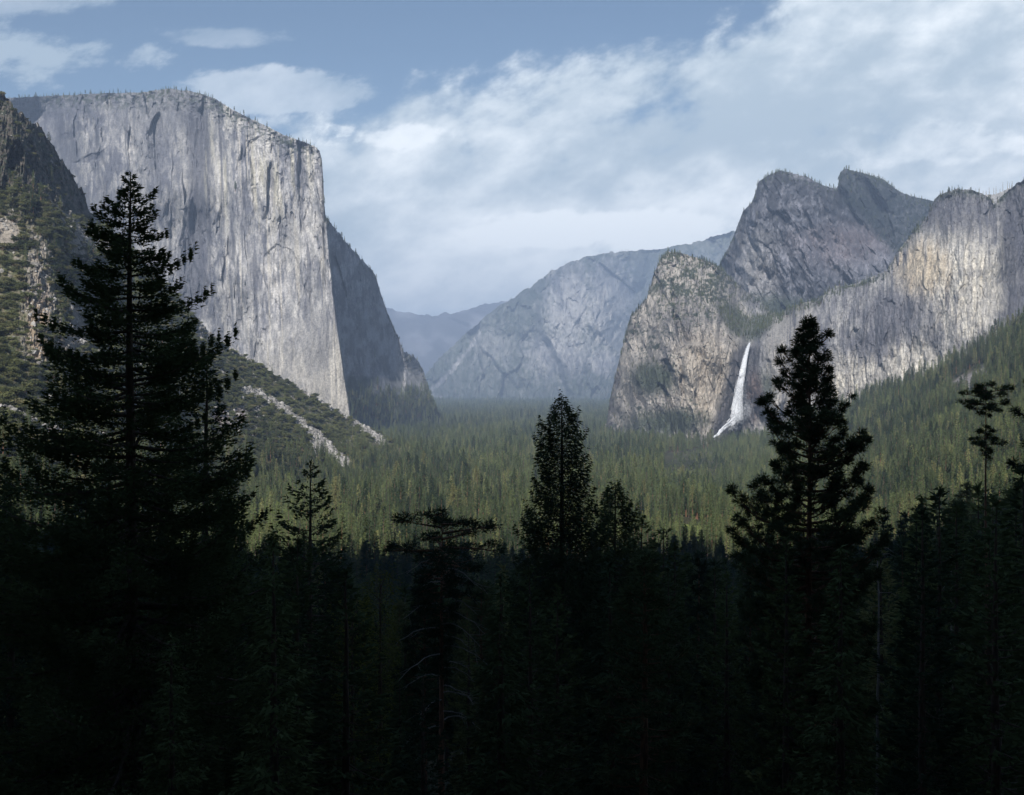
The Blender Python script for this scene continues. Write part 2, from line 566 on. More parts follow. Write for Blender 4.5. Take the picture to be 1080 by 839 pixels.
def col_e(px, py, x, y, z):
    h = px * 3.1 + 0.04 * z
    C, st, bl, fi = rock_base(h, z, 100, GREY * 0.95, PALE * 0.97, 0.95, -0.04)
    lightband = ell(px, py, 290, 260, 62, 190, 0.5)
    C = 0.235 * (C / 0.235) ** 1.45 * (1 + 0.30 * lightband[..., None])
    C = lerp(C, DARK * 1.1, 0.85 * inpoly(px + 5 * st, py, [(192, 120), (214, 112), (226, 150), (221, 230), (214, 330), (186, 350), (190, 250), (202, 190)], 5))  # shade of the central recess put into the rock colour
    C = lerp(C, GREY * 0.9, 0.5 * ell(px, py, 175, 110, 45, 26, 0.5, 0.3 * bl))
    C = lerp(C, DARK * 1.5, 0.55 * ell(px, py, 45, 118, 40, 20, 0.4, 0.4 * bl))
    C = lerp(C, WARM, 0.6 * sstep(310, 400, py) * ell(px, py, 330, 400, 60, 70, 0.5, 0.3 * bl))
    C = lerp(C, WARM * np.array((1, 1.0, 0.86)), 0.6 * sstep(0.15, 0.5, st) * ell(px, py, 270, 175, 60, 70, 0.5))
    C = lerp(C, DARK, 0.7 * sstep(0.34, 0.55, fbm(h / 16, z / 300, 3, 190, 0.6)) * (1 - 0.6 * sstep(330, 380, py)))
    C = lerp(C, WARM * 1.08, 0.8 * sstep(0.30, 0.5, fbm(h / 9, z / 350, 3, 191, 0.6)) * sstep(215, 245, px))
    C = lerp(C, DARK * 0.9, 0.6 * inpoly(px + 2 * st, py, [(78, 172), (92, 163), (110, 158), (106, 166), (92, 172)], 1.5))
    C = lerp(C, GREY * 0.85, 0.55 * sstep(0.05, 0.5, fbm(px / 26, py / 60, 4, 193, 0.6) + 0.25 * sstep(230, 180, px)))
    inS = sstep(0, 2, px - edge_e(py))
    C = lerp(C, lerp(GREY * 0.8, GREY * 2.1, np.clip(0.5 + 2.0 * fbm(px / 9, py / 16, 5, 194, 0.7) + 0.6 * fbm(px / 2.5, py / 22, 3, 195), 0, 1)), inS * 0.85)
    foot = ell(px, py, 432, 402, 16, 16, 0.5, 0.7 * fbm(px / 4, py / 4, 3, 196)) * inS
    C = lerp(C, PALE * 0.95, 0.7 * foot)
    C = lerp(C, GREY * 0.8, 0.35 * sstep(250, 190, px) * sstep(-0.2, 0.4, bl))
    # brush and trees on the rim and the low ledges
    rim = sstep(26, 3, py - sk_e(px)) * sstep(0.0, 0.35, fbm(px / 3.0, py / 2.2, 3, 55)) * 0.85 * (px < 330)
    C = lerp(C, VEG, rim)
    low = inS * sstep(398, 416, py + 18 * fbm(px / 14, py / 10, 3, 57)) * 0.9
    C = lerp(C, VEG * 1.1, low)
    C = lerp(C, PALE, 0.7 * sstep(1.6, 0.6, segdist(px, py, [(416, 392), (420, 404), (427, 415)]) + 0.8 * fbm(px / 2, py / 2, 2, 9)))
    return C


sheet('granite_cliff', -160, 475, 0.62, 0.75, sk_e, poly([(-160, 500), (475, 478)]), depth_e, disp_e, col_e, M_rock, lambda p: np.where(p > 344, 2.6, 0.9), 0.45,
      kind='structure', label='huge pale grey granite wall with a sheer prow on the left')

# ---- Bridalveil wall (lower cathedral rock + right cliff)
sk_b = poly([(628, 462), (634, 455), (640, 445), (643, 422), (650, 392), (655, 372), (660, 352), (665, 335), (672, 326), (682, 315), (690, 288), (697, 272), (705, 266),
             (720, 267), (735, 272), (750, 277), (762, 284), (775, 297), (790, 310), (805, 320), (815, 330), (822, 333), (830, 326),
             (845, 320), (862, 317), (870, 310), (882, 302), (900, 300), (925, 290), (935, 286), (945, 268), (955, 255), (965, 243),
             (978, 228), (985, 212), (990, 206), (1003, 202), (1010, 199), (1025, 201), (1035, 204), (1045, 209), (1048, 217),
             (1052, 212), (1062, 202), (1072, 194), (1080, 190), (1110, 180), (1160, 170), (1260, 150)])
dep_b = tps([(628, 465, 3650), (645, 440, 3420), (652, 400, 3380), (668, 335, 3360), (692, 285, 3380), (705, 268, 3420), (670, 460, 3060), (672, 400, 3120),
             (700, 480, 2900), (700, 440, 2950), (705, 370, 2990), (705, 320, 3120), (740, 480, 2840), (740, 430, 2880), (738, 370, 2910), (740, 320, 3080), (730, 280, 3420),
             (760, 287, 3520), (790, 312, 3680), (815, 332, 3640), (782, 342, 3260), (755, 345, 3030), (764, 370, 2905), (762, 440, 2870),
             (791, 359, 3090), (790, 375, 3085), (784, 440, 3065), (784, 480, 3040), (804, 372, 2960), (815, 430, 2880), (815, 345, 3090), (832, 328, 3160),
             (850, 345, 2960), (850, 400, 2930), (850, 450, 2900), (884, 304, 3040), (885, 350, 2900), (885, 420, 2850), (930, 290, 2940), (930, 340, 2790),
             (930, 400, 2740), (965, 246, 2900), (960, 300, 2760), (985, 213, 2960), (985, 260, 2790), (1000, 320, 2640), (1000, 390, 2590), (1020, 202, 2860), (1025, 260, 2670),
             (1030, 340, 2530), (1040, 400, 2480), (1046, 215, 2860), (1048, 280, 2640), (1066, 205, 2860), (1068, 290, 2760), (1085, 200, 2800), (1085, 320, 2700), (1085, 420, 2450),
             (1260, 160, 2600), (1260, 420, 2300)])


def disp_b(px, py, x, y, z):
    h = px * 3.0
    m1 = sstep(820, 760, px)
    blk = 16 * fbm(px / 13 + 0.3 * fbm(px / 40, py / 40, 2, 88), py / 60, 4, 209, 0.6) * sstep(800, 830, px)
    smooth_ = ell(px, py, 1000, 300, 90, 60, 0.5)
    a = 16 * fbm(h / 75, z / 380, 4, 203, 0.55) * (1 - 0.4 * smooth_)
    c = 6 * fbm(h / 20, z / 100, 3, 213, 0.6)
    dd = 3.5 * fbm(h / 7, z / 18, 3, 217, 0.6)
    gul = 1 - np.abs(fbm((px * 2.6 + 0.5 * z) / 130, z / 260, 4, 230, 0.6)) * 2
    gul2 = np.abs(fbm((px * 2.6 - 0.25 * z) / 48, z / 110, 4, 236, 0.6))
    ledge = fbm(px / 16, (py + 0.3 * px) / 7, 3, 238, 0.6)
    up_ = sstep(365, 330, py + 8 * fbm(px / 12, py / 12, 2, 239))
    lump = m1 * (-30 * gul + 26 * gul2 * (1 - 0.4 * up_) + 5 * ledge * (0.4 + up_))
    hz = h + 0.25 * z * m1
    fac = facets(hz, z, 75, 170, 241, 0.62, 0.08)[0] * (0.4 + 0.6 * m1) + facets(hz, z, 27, 62, 242, 0.75, 0.12)[0] + facets(h, z, 9.5, 15, 243, 0.7, 0.16)[0]
    return 0.6 * (a * (1 - 0.4 * m1) + c + dd + lump + blk) + fac * (0.8 + 0.5 * m1)


def col_b(px, py, x, y, z):
    h = px * 3.0
    C, st, bl, fi = rock_base(h, z, 300, GREY * 0.95, PALE, 0.8, 0.02)
    C = 0.24 * (C / 0.24) ** 1.3
    # right cliff: big pale scars, tan streaks, dark varnish, painted shade
    wob = 0.35 * bl + 0.2 * fbm(px / 10, py / 14, 3, 333)
    vb = fbm(px / 3.2, py / 45, 4, 340, 0.6)
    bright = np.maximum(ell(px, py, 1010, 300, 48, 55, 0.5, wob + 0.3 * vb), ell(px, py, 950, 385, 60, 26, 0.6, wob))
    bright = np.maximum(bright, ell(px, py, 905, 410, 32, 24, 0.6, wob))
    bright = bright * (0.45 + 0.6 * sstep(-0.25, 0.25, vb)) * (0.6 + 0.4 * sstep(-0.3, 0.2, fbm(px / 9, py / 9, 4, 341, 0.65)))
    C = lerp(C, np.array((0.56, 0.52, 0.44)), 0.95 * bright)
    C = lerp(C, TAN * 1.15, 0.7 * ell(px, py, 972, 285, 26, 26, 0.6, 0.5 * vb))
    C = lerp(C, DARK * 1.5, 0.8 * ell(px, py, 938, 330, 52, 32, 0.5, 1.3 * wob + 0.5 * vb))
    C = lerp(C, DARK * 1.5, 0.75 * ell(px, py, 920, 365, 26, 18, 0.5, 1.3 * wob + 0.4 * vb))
    C = lerp(C, DARK * 1.3, 0.62 * ell(px, py, 1010, 222, 40, 22, 0.6, wob + 0.5 * vb))  # shade on the cliff top painted into the rock
    C = lerp(C, DARK * 1.0, 0.8 * sstep(1050, 1064, px + 5 * vb) * sstep(360, 330, py))  # side turned from the sun, its shade painted dark
    rb = sstep(870, 850, px) * sstep(800, 815, px)
    C = lerp(C, PALE * np.array((1.08, 1.03, 0.95)), 0.5 * rb)
    C = lerp(C, DARK * 1.3, 0.75 * sstep(0.12, 0.42, vb) * sstep(800, 830, px) * (1 - 0.75 * bright))
    # lower left rock: warm, speckled with brush
    m1 = sstep(800, 770, px)
    C = lerp(C, C * np.array((1.12, 1.06, 0.98)), m1)
    C = lerp(C, np.array((0.42, 0.36, 0.28)), 0.6 * ell(px, py, 745, 400, 30, 45, 0.5, 0.3 * st))
    sp_ = 0.6 * fbm(px / 2.2, py / 1.8, 3, 350, 0.6) + 0.55 * fbm((px + 0.5 * py) / 15, py / 9, 4, 352, 0.6)
    dens = 0.02 + 0.22 * ell(px, py, 720, 290, 60, 35, 0.6) - 0.20 * ell(px, py, 745, 400, 32, 40, 0.5)
    veg = sstep(0.16, 0.42, sp_ + dens) * m1
    patch = np.maximum(ell(px, py, 690, 400, 24, 16, 0.5, 0.6 * bl + 0.4 * sp_), ell(px, py, 705, 445, 40, 14, 0.5, 0.6 * bl + 0.5 * sp_))
    bowl = inpoly(px, py, [(753, 322), (768, 320), (790, 335), (812, 332), (816, 340), (800, 358), (788, 361), (768, 348)], 5)
    veg = np.maximum(veg, np.maximum(patch, bowl * (0.8 + 0.4 * sp_)))
    cyan = ell(px, py, 806, 412, 12, 20, 0.5, 0.4 * sp_)
    veg = np.maximum(veg, 0.8 * cyan)
    veg = np.maximum(veg, sstep(10, 2, py - sk_b(px)) * sstep(-0.1, 0.3, sp_) * 0.8)
    C = lerp(C, VEG * 1.15, np.clip(veg, 0, 1) * 0.93)
    # wet dark rock of the fall alcove
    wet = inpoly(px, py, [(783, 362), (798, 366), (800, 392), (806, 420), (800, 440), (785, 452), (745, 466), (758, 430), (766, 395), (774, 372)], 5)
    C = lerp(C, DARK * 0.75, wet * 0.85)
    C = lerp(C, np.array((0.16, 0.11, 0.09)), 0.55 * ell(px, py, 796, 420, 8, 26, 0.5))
    return C


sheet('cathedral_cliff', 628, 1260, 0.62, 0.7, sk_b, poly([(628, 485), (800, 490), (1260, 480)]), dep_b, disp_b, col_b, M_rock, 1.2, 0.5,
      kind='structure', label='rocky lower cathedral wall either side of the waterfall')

# ---- upper cathedral rocks
sk_c = poly([(735, 330), (752, 300), (758, 282), (762, 272), (768, 262), (775, 246), (784, 222), (793, 214), (796, 205), (800, 192), (810, 185), (823, 180), (835, 183),
             (850, 186), (860, 192), (870, 196), (881, 200), (884, 196), (885.5, 183), (890, 178), (900, 180), (915, 184), (930, 189), (940, 196), (950, 203),
             (965, 208), (980, 211), (992, 216), (1010, 236), (1040, 250), (1060, 260)])
dep_c = tps([(735, 330, 4300), (760, 285, 4250), (770, 320, 4000), (782, 250, 4120), (790, 300, 3900), (800, 250, 3880), (800, 195, 4100), (825, 183, 4080), (820, 300, 3820), (820, 350, 3750),
             (850, 240, 3960), (860, 192, 4150), (860, 320, 3900), (880, 215, 4150), (888, 182, 4350), (888, 240, 4200), (900, 280, 4050), (900, 350, 3900),
             (930, 200, 4560), (940, 250, 4450), (950, 300, 4200), (985, 215, 4900), (985, 300, 4500), (1060, 262, 5200), (1060, 350, 4700)])


def disp_c(px, py, x, y, z):
    h = px * 3.6
    slab = np.abs(fbm((h + 0.5 * z) / 120, (z - 0.5 * h) / 380, 5, 403, 0.6))
    return -75 * slab + 26 * fbm((h - 0.4 * z) / 70, z / 120, 4, 409, 0.6) * 0.6 + 12 * fbm(h / 30, z / 150, 3, 413, 0.6) + facets(h + 0.35 * z, z - 0.3 * h, 110, 210, 441, 0.85, 0.12)[0] \
        + facets(h + 0.35 * z, z, 36, 70, 442, 0.85, 0.14)[0] + facets(h, z, 13, 22, 443, 0.8, 0.15)[0]


def col_c(px, py, x, y, z):
    h = x * 0.7 - y * 0.6
    C, st, bl, fi = rock_base(h + 0.3 * z, z, 500, GREY * 0.45, GREY * 1.35, 1.3, -0.05)  # rock tone lowered to deepen the cloud shade on the summits
    C = lerp(C, PALE * 0.85, 0.5 * ell(px, py, 800, 290, 20, 40, 0.6, 0.4 * bl))
    C = 0.15 * (C / 0.15) ** 1.35
    C = lerp(C, np.array((0.16, 0.115, 0.11)), 0.4 * ell(px, py, 895, 260, 50, 22, 0.6, 0.5 * bl))
    w_ = 6 * fbm(px / 12, py / 12, 3, 510)
    fo = inpoly(px + w_, py + w_, [(884, 175), (905, 172), (1060, 205), (1060, 300), (960, 285), (925, 250), (905, 225), (888, 215)], 6)
    sp_ = fbm(px / 2.4, py / 2.0, 3, 550, 0.6)
    C = lerp(C, np.array((0.022, 0.028, 0.026)), np.clip(fo * (0.85 + 0.5 * sp_), 0, 1))
    C = lerp(C, VEG, 0.85 * ell(px, py, 815, 325, 45, 14, 0.6, 0.5 * sp_))
    C = lerp(C, VEG, 0.7 * sstep(0.1, 0.4, sp_) * sstep(16, 3, py - sk_c(px)))
    return C


sheet('cathedral_peaks', 735, 1060, 0.7, 0.75, sk_c, poly([(735, 365), (1060, 372)]), dep_c, disp_c, col_c, M_rock, 1.0, 0.6,
      kind='structure', label='bluish double summit rising behind the waterfall wall')

# ---- rim with snags behind, far right
sk_d = poly([(1000, 212), (1020, 207), (1035, 206), (1050, 205), (1062, 200), (1075, 196), (1090, 190), (1200, 175)])
sheet('far_rim', 1000, 1200, 0.8, 1.2, sk_d, poly([(1000, 260), (1200, 250)]), tps([(1000, 210, 3900), (1000, 260, 3700), (1200, 180, 3800), (1200, 250, 3500), (1100, 230, 3600)]),
      lambda px, py, x, y, z: 12 * fbm(x / 40, z / 60, 4, 603), lambda px, py, x, y, z: rock_base(x, z, 610, PALE * 0.8, PALE, 1, 0.2)[0], M_rock, 0.8, 0.6,
      kind='structure')

# ---- far ridge with Sentinel-like buttress
sk_f = poly([(395, 460), (430, 420), (440, 405), (455, 388), (470, 372), (500, 345), (515, 332), (527, 323), (540, 315), (560, 302), (580, 287), (600, 277), (620, 271),
             (640, 267), (670, 264), (700, 262), (725, 258), (755, 249), (790, 240), (900, 235)])
dep_f = tps([(395, 460, 6200), (440, 410, 6600), (470, 372, 6900), (470, 450, 6000), (515, 332, 7000), (520, 400, 6400), (530, 460, 5800), (560, 302, 7000), (560, 350, 6700), (580, 400, 6300),
             (585, 300, 6600), (590, 340, 6300), (600, 280, 6900), (620, 330, 6350), (600, 400, 5950), (610, 460, 5500), (640, 268, 7200), (645, 330, 6500), (640, 390, 6000),
             (665, 350, 6900), (690, 265, 8200), (690, 400, 6600), (760, 250, 8600), (760, 400, 7000), (900, 236, 8800), (900, 460, 6500)])
_df = dep_f
dep_f = lambda px, py: 1.58 * _df(px, py)


def disp_f(px, py, x, y, z):
    h = x
    h = px * 8.0
    return facets(h + 0.4 * z, z, 420, 620, 741, 0.9, 0.12)[0] + facets(h - 0.2 * z, z, 140, 260, 742, 0.8, 0.12)[0] + facets(h, z, 48, 90, 743, 0.7, 0.12)[0] - 230 * np.abs(fbm((h + 0.45 * z) / 420, (z - 0.3 * h) / 700, 5, 703, 0.58)) + 60 * fbm((h - 0.3 * z) / 110, z / 200, 4, 713, 0.6)


def col_f(px, py, x, y, z):
    C, st, bl, fi = rock_base(px * 2.6, z * 0.32, 800, GREY, PALE * 1.05, 1.1, 0.08)
    sp_ = fbm(px / 3.0, py / 3.5, 4, 850, 0.62)
    rock = np.maximum(ell(px, py, 600, 320, 24, 42, 0.5, 0.5 * sp_), ell(px, py, 643, 325, 26, 48, 0.5, 0.6 * sp_))
    rock = np.maximum(rock, 0.9 * ell(px, py, 590, 372, 34, 26, 0.6, 0.5 * sp_))
    rock = np.maximum(rock, 0.45 * ell(px, py, 520, 365, 20, 18, 0.6, 0.9 * sp_))
    rock = np.maximum(rock, 0.9 * ell(px, py, 635, 382, 20, 14, 0.6, 0.5 * sp_))
    st_ = sstep(3.0, 0.6, segdist(px, py, [(506, 352), (490, 375), (470, 398), (455, 412)]) + 2.2 * fbm(px / 3, py / 3, 2, 19))
    rock = np.maximum(rock, st_)
    rock = np.maximum(rock, ell(px, py, 455, 426, 16, 8, 0.5, 0.7 * fbm(px / 2, py / 2, 2, 23)))
    rock = np.maximum(rock, sstep(2.2, 0.6, segdist(px, py, [(645, 352), (638, 372), (634, 385)]) + 1.2 * sp_))
    veg = np.clip(1 - rock * 1.15 + 0.0 * sp_, 0, 1) * (0.75 + 0.35 * sp_)
    return lerp(C, VEG * 1.2, np.clip(veg, 0, 1))


sheet('valley_ridge', 395, 900, 0.8, 0.8, sk_f, poly([(395, 470), (900, 470)]), dep_f, disp_f, col_f, M_rock, 2.6, 0.22,
      back=((100, 10), (500, 80), (1200, 500), (2000, 1500)), kind='structure', label='hazy blue ridge closing the valley in the middle distance')

# ---- faint farthest mountains
sk_g = poly([(300, 330), (400, 322), (420, 330), (450, 334), (480, 329), (500, 324), (530, 318), (600, 310), (700, 300)])
sheet('distant_mountain', 300, 700, 1.2, 1.5, sk_g, poly([(300, 450), (700, 450)]), tps([(300, 330, 16000), (300, 450, 13500), (700, 310, 16000), (700, 450, 13500), (460, 390, 15000)]),
      lambda px, py, x, y, z: 300 * fbm((x + z) / 900, z / 700, 4, 903, 0.55),
      lambda px, py, x, y, z: lerp(GREY * 0.5, GREY * 1.3, sstep(-0.1, 0.5, fbm(x / 400, z / 300, 4, 910))), M_rock, 3.5, 0.12,
      back=((200, 30), (900, 400), (1500, 1500)), kind='structure')

# ---- left talus slope with crag
sk_l = poly([(-260, 40), (-100, 70), (-10, 92), (0, 95), (8, 103), (15, 115), (22, 120), (30, 125), (38, 130), (45, 138), (52, 150), (60, 162), (66, 168), (72, 178),
             (78, 190), (85, 198), (90, 210), (94, 222), (100, 226), (112, 238), (125, 250), (160, 284), (190, 316), (210, 338), (222, 352), (235, 362), (260, 377),
             (290, 395), (320, 412), (350, 430), (380, 447), (410, 462), (440, 475), (470, 488), (520, 506)])
dep_l = tps([(-260, 60, 1300), (-260, 400, 800), (-260, 760, 500), (0, 97, 1520), (0, 160, 1420), (0, 230, 1320), (0, 320, 1200), (0, 450, 1000), (0, 560, 830), (0, 660, 690),
             (20, 150, 1400), (30, 200, 1400), (45, 145, 1540), (60, 190, 1540), (75, 190, 1620), (75, 235, 1440), (92, 222, 1700), (60, 260, 1340),
             (60, 350, 1220), (112, 245, 1640), (112, 330, 1420), (110, 420, 1240), (130, 520, 1050), (150, 600, 905), (160, 288, 1720), (190, 400, 1500),
             (215, 342, 1800), (215, 480, 1380), (235, 364, 1850), (300, 402, 1980), (300, 460, 1700), (300, 530, 1424), (380, 449, 2150), (390, 505, 1750), (450, 480, 2250), (470, 500, 1950), (520, 510, 1850)])

CHUTES = [([(215, 345), (245, 366), (272, 381), (300, 395), (335, 418), (362, 436), (385, 452), (405, 468)], 3.0),
          ([(256, 410), (275, 417), (300, 432), (322, 450), (340, 465), (355, 480)], 2.6),
          ([(0, 429), (18, 436), (40, 448), (58, 456), (75, 468)], 2.2),
          ([(335, 470), (350, 480), (365, 490)], 5.0)]


def chute_mask(px, py):
    wv = fbm(px / 6, py / 6, 3, 1001)
    m = np.zeros(np.shape(px))
    for ln, wd in CHUTES:
        wd = wd * 1.35
        m = np.maximum(m, sstep(wd * 1.25, wd * 0.55, segdist(px, py, ln) + wd * 0.9 * wv))
    return m


def bare_l(px, py):
    """where the left slope is bare rock"""
    wv = fbm(px / 8, py / 9, 4, 1010, 0.6)
    crag = inpoly(px, py, [(-300, 0), (110, 0), (96, 228), (75, 232), (40, 215), (20, 190), (0, 205), (-300, 260)], 5)
    out = ell(px, py, 40, 320, 16, 62, 0.5, 0.9 * wv)
    out = np.maximum(out, ell(px, py, 78, 350, 16, 26, 0.5, 0.9 * wv))
    out = np.maximum(out, ell(px, py, 95, 250, 20, 20, 0.5, 0.9 * wv))
    out = np.maximum(out, ell(px, py, 10, 240, 14, 16, 0.5, 0.9 * wv))
    out = np.maximum(out, ell(px, py, 213, 350, 6, 10, 0.5, 0.6 * wv))
    out = np.maximum(out, 0.8 * ell(px, py, 250, 440, 22, 12, 0.5, 0.9 * wv))
    out = np.maximum(out, 0.9 * ell(px, py, 270, 575, 14, 6, 0.5, 0.9 * wv))
    gen = sstep(0.30, 0.5, fbm(px / 9, py / 7, 4, 1020, 0.6)) * 0.8
    return np.clip(np.maximum(np.maximum(crag, out), gen), 0, 1)


def disp_l(px, py, x, y, z):
    crag = inpoly(px, py, [(-300, 0), (110, 0), (100, 232), (40, 240), (0, 225), (-300, 260)], 14)
    h = x * 0.7 - y * 0.7
    cl = facets(px * 1.25, z, 26, 60, 1141, 1.0, 0.25)[0] + facets(px * 1.25, z, 9, 18, 1142, 0.9, 0.2)[0] + 14 * fbm(px / 9 + py / 60, py / 26, 5, 1103, 0.72) + 14 * np.abs(fbm(px / 4, py / 14, 4, 1107, 0.7)) + 5 * fbm(h / 10, z / 25, 3, 1113, 0.6)
    sl_ = 14 * fbm(x / 90, y / 120, 4, 1120, 0.55) + 4 * fbm(x / 14, z / 10, 3, 1130, 0.6)
    out = ell(px, py, 45, 320, 26, 70, 0.7)
    sl_ = sl_ + out * 14 * fbm(px / 6, py / 14, 4, 1140, 0.6)
    return sl_ * (1 - crag) + cl * crag - 0.0 * px


def col_l(px, py, x, y, z):
    C, st, bl, fi = rock_base(x - y, z, 1200, np.array((0.17, 0.15, 0.13)), np.array((0.34, 0.30, 0.25)), 0.9, 0.0)
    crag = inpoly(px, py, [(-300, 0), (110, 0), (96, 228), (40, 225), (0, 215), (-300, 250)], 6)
    C = lerp(C, C * 0.42, crag)  # crag's shadow side darkened in the colour itself
    C = lerp(C, np.array((0.36, 0.27, 0.18)), 0.7 * ell(px, py, 42, 350, 12, 32, 0.6, 0.4 * bl))
    bare = bare_l(px, py)
    g = lerp(np.array((0.085, 0.095, 0.048)), np.array((0.17, 0.15, 0.095)), sstep(-0.2, 0.5, fbm(px / 3, py / 3, 3, 1230)))
    C = lerp(g, C, bare)
    ch = chute_mask(px, py)
    C = lerp(C, np.array((0.32, 0.30, 0.275)) * (1 + 0.5 * fbm(px / 2, py / 2, 2, 1240))[..., None], ch)
    C = lerp(C, np.array((0.26, 0.20, 0.18)), 0.7 * ell(px, py, 245, 440, 20, 10, 0.5, 0.5 * bl) * (1 - ch))
    sp_ = fbm(px / 2.6, py / 2.2, 3, 1250, 0.6)
    C = lerp(C, VEG, crag * sstep(-0.15, 0.25, sp_) * 0.85)
    return C


base_l = poly([(-260, 790), (0, 690), (150, 630), (300, 560), (400, 530), (520, 525)])
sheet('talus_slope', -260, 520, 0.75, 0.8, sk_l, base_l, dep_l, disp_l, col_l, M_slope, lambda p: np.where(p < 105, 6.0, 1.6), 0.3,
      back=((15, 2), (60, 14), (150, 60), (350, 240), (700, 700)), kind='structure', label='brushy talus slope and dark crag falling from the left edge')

# ---- right wooded slope
sk_r = poly([(690, 500), (720, 492), (745, 482), (765, 474), (790, 468), (815, 462), (840, 450), (870, 440), (900, 424), (930, 412), (960, 404), (985, 394), (1005, 382), (1020, 374),
             (1040, 362), (1060, 350), (1080, 340), (1150, 310), (1260, 270)])
dep_r = tps([(690, 500, 2400), (765, 474, 2700), (700, 530, 1500), (800, 545, 1280), (840, 450, 2550), (840, 500, 1750), (900, 424, 2380), (900, 500, 1550), (900, 610, 860), (960, 404, 2220), (950, 480, 1500),
             (1005, 382, 2120), (1080, 341, 1950), (1080, 400, 1550), (1080, 480, 1150), (1080, 600, 780), (1080, 720, 560), (1260, 280, 1700), (1260, 500, 900), (1260, 800, 440)])
base_r = poly([(690, 540), (800, 560), (900, 630), (1080, 740), (1260, 830)])


def col_r(px, py, x, y, z):
    g = lerp(np.array((0.050, 0.055, 0.030)), np.array((0.10, 0.09, 0.055)), sstep(-0.2, 0.5, fbm(x / 20, y / 20, 4, 1330)))
    sc = inpoly(px, py, [(1000, 408), (1012, 398), (1030, 392), (1040, 384), (1042, 396), (1030, 412), (1012, 420), (1003, 418)], 3)
    return lerp(g, np.array((0.30, 0.27, 0.26)), sc)


sheet('wooded_slope', 690, 1260, 1.0, 1.0, sk_r, base_r, dep_r,
      lambda px, py, x, y, z: 22 * fbm(x / 140, y / 160, 4, 1303, 0.55) + 3 * fbm(x / 14, y / 14, 2, 1310), col_r, M_slope, 1.0, 0.2,
      back=((20, 4), (80, 25), (200, 90), (500, 300)), kind='structure', label='wooded hillside climbing to the right edge below the cliff')

# ------------------------------------------------------------ ground: valley floor, foreground slope, mountainside behind
gp_f = poly([(-12, -1.7), (0, -1.7), (2.5, -2.2), (6, -4.2), (14, -8), (30, -14.5), (60, -26), (120, -45), (250, -80), (450, -120), (700, -150), (3200, -150), (8000, -128), (14000, -100), (40000, -60)])
ridge_h = poly([(-9000, 900), (-3500, 1150), (-2300, 1250), (-1500, 1190), (-1150, 1000), (-800, 850), (-500, 800), (-200, 850), (300, 1060), (1500, 1100), (4000, 1000), (9000, 900)])


def ground_z(x, y):
    x = np.asarray(x, float); y = np.asarray(y, float)
    z = gp_f(y)
    near = sstep(900, 200, y) * sstep(8, 60, y)
    side = 0.42 * np.maximum(0, x - 0.25 * np.maximum(y, 0) - 10) + 0.30 * np.maximum(0, -x - 0.22 * np.maximum(y, 0) - 10)
    z = z + near * np.minimum(side, 55)
    r = np.hypot(x, y)
    z = z + sstep(15, 120, r) * (2.2 * fbm(x / 40, y / 40, 4, 1401) + sstep(0, 1500, y) * 4 * fbm(x / 300, y / 300, 3, 1410))
    hr = ridge_h(x) * (1 + 0.15 * fbm(x / 300, x * 0, 5, 1420, 0.65))
    up = np.maximum(-y - 12, 0)
    hill = np.minimum(up * 1.5, hr - np.maximum(up - hr / 1.5, 0) * 0.5)
    hill = hill + sstep(0, 300, up) * 40 * fbm(x / 150, y / 150, 4, 1430, 0.6)
    hill = np.maximum(hill, -40)
    z = np.where(y < -12, z + hill, z)
    return z


rr = np.concatenate([np.linspace(0.5, 20, 16), np.geomspace(21, 18000, 300)])
aa = np.concatenate([np.linspace(-180, -40, 90, endpoint=False), np.linspace(-40, 40, 300, endpoint=False), np.linspace(40, 180, 91)])
RRm, AAm = np.meshgrid(rr, np.radians(aa), indexing='ij')
gx = RRm * np.sin(AAm); gy = RRm * np.cos(AAm)
gz = ground_z(gx, gy)
gv = np.stack([gx, gy, gz], 2).reshape(-1, 3)
g_me = mesh_from('ground', gv, grid_faces(len(rr), len(aa)), [M_slope])
gc = lerp(np.array((0.045, 0.050, 0.028)), np.array((0.085, 0.078, 0.045)), sstep(-0.3, 0.5, fbm(gx / 30, gy / 30, 4, 1500)))
MEADOW = (0, 1420, 24, 380)
md = ell(gx - 0.163 * gy, gy, *MEADOW, 0.2)
gc = lerp(gc, np.array((0.20, 0.24, 0.07)), md)
behind = sstep(-20, -60, gy)
gc = lerp(gc, np.array((0.20, 0.20, 0.19)), behind * sstep(-0.1, 0.3, fbm(gx / 90, gy / 90, 4, 1510)))
set_col(g_me, 'albedo', gc.reshape(-1, 3))
link('ground', g_me, None, kind='structure')

# ------------------------------------------------------------ trees
def tube(pts, rad, sides=5):
    """tapered tube along a polyline -> verts, quads"""
    pts = np.asarray(pts, float); rad = np.asarray(rad, float)
    d = np.gradient(pts, axis=0)
    d /= np.linalg.norm(d, axis=1)[:, None] + 1e-9
    ref = np.where(np.abs(d[:, 2:3]) > 0.9, np.array([[1.0, 0, 0]]), np.array([[0, 0, 1.0]]))
    a = np.cross(d, ref); a /= np.linalg.norm(a, axis=1)[:, None] + 1e-9
    b = np.cross(d, a)
    an = np.arange(sides) / sides * 2 * np.pi
    v = pts[:, None] + rad[:, None, None] * (np.cos(an)[None, :, None] * a[:, None] + np.sin(an)[None, :, None] * b[:, None])
    n = len(pts)
    f = []
    for i in range(n - 1):
        for k in range(sides):
            f.append((i * sides + k, i * sides + (k + 1) % sides, (i + 1) * sides + (k + 1) % sides, (i + 1) * sides + k))
    return v.reshape(-1, 3), np.array(f, np.int32)


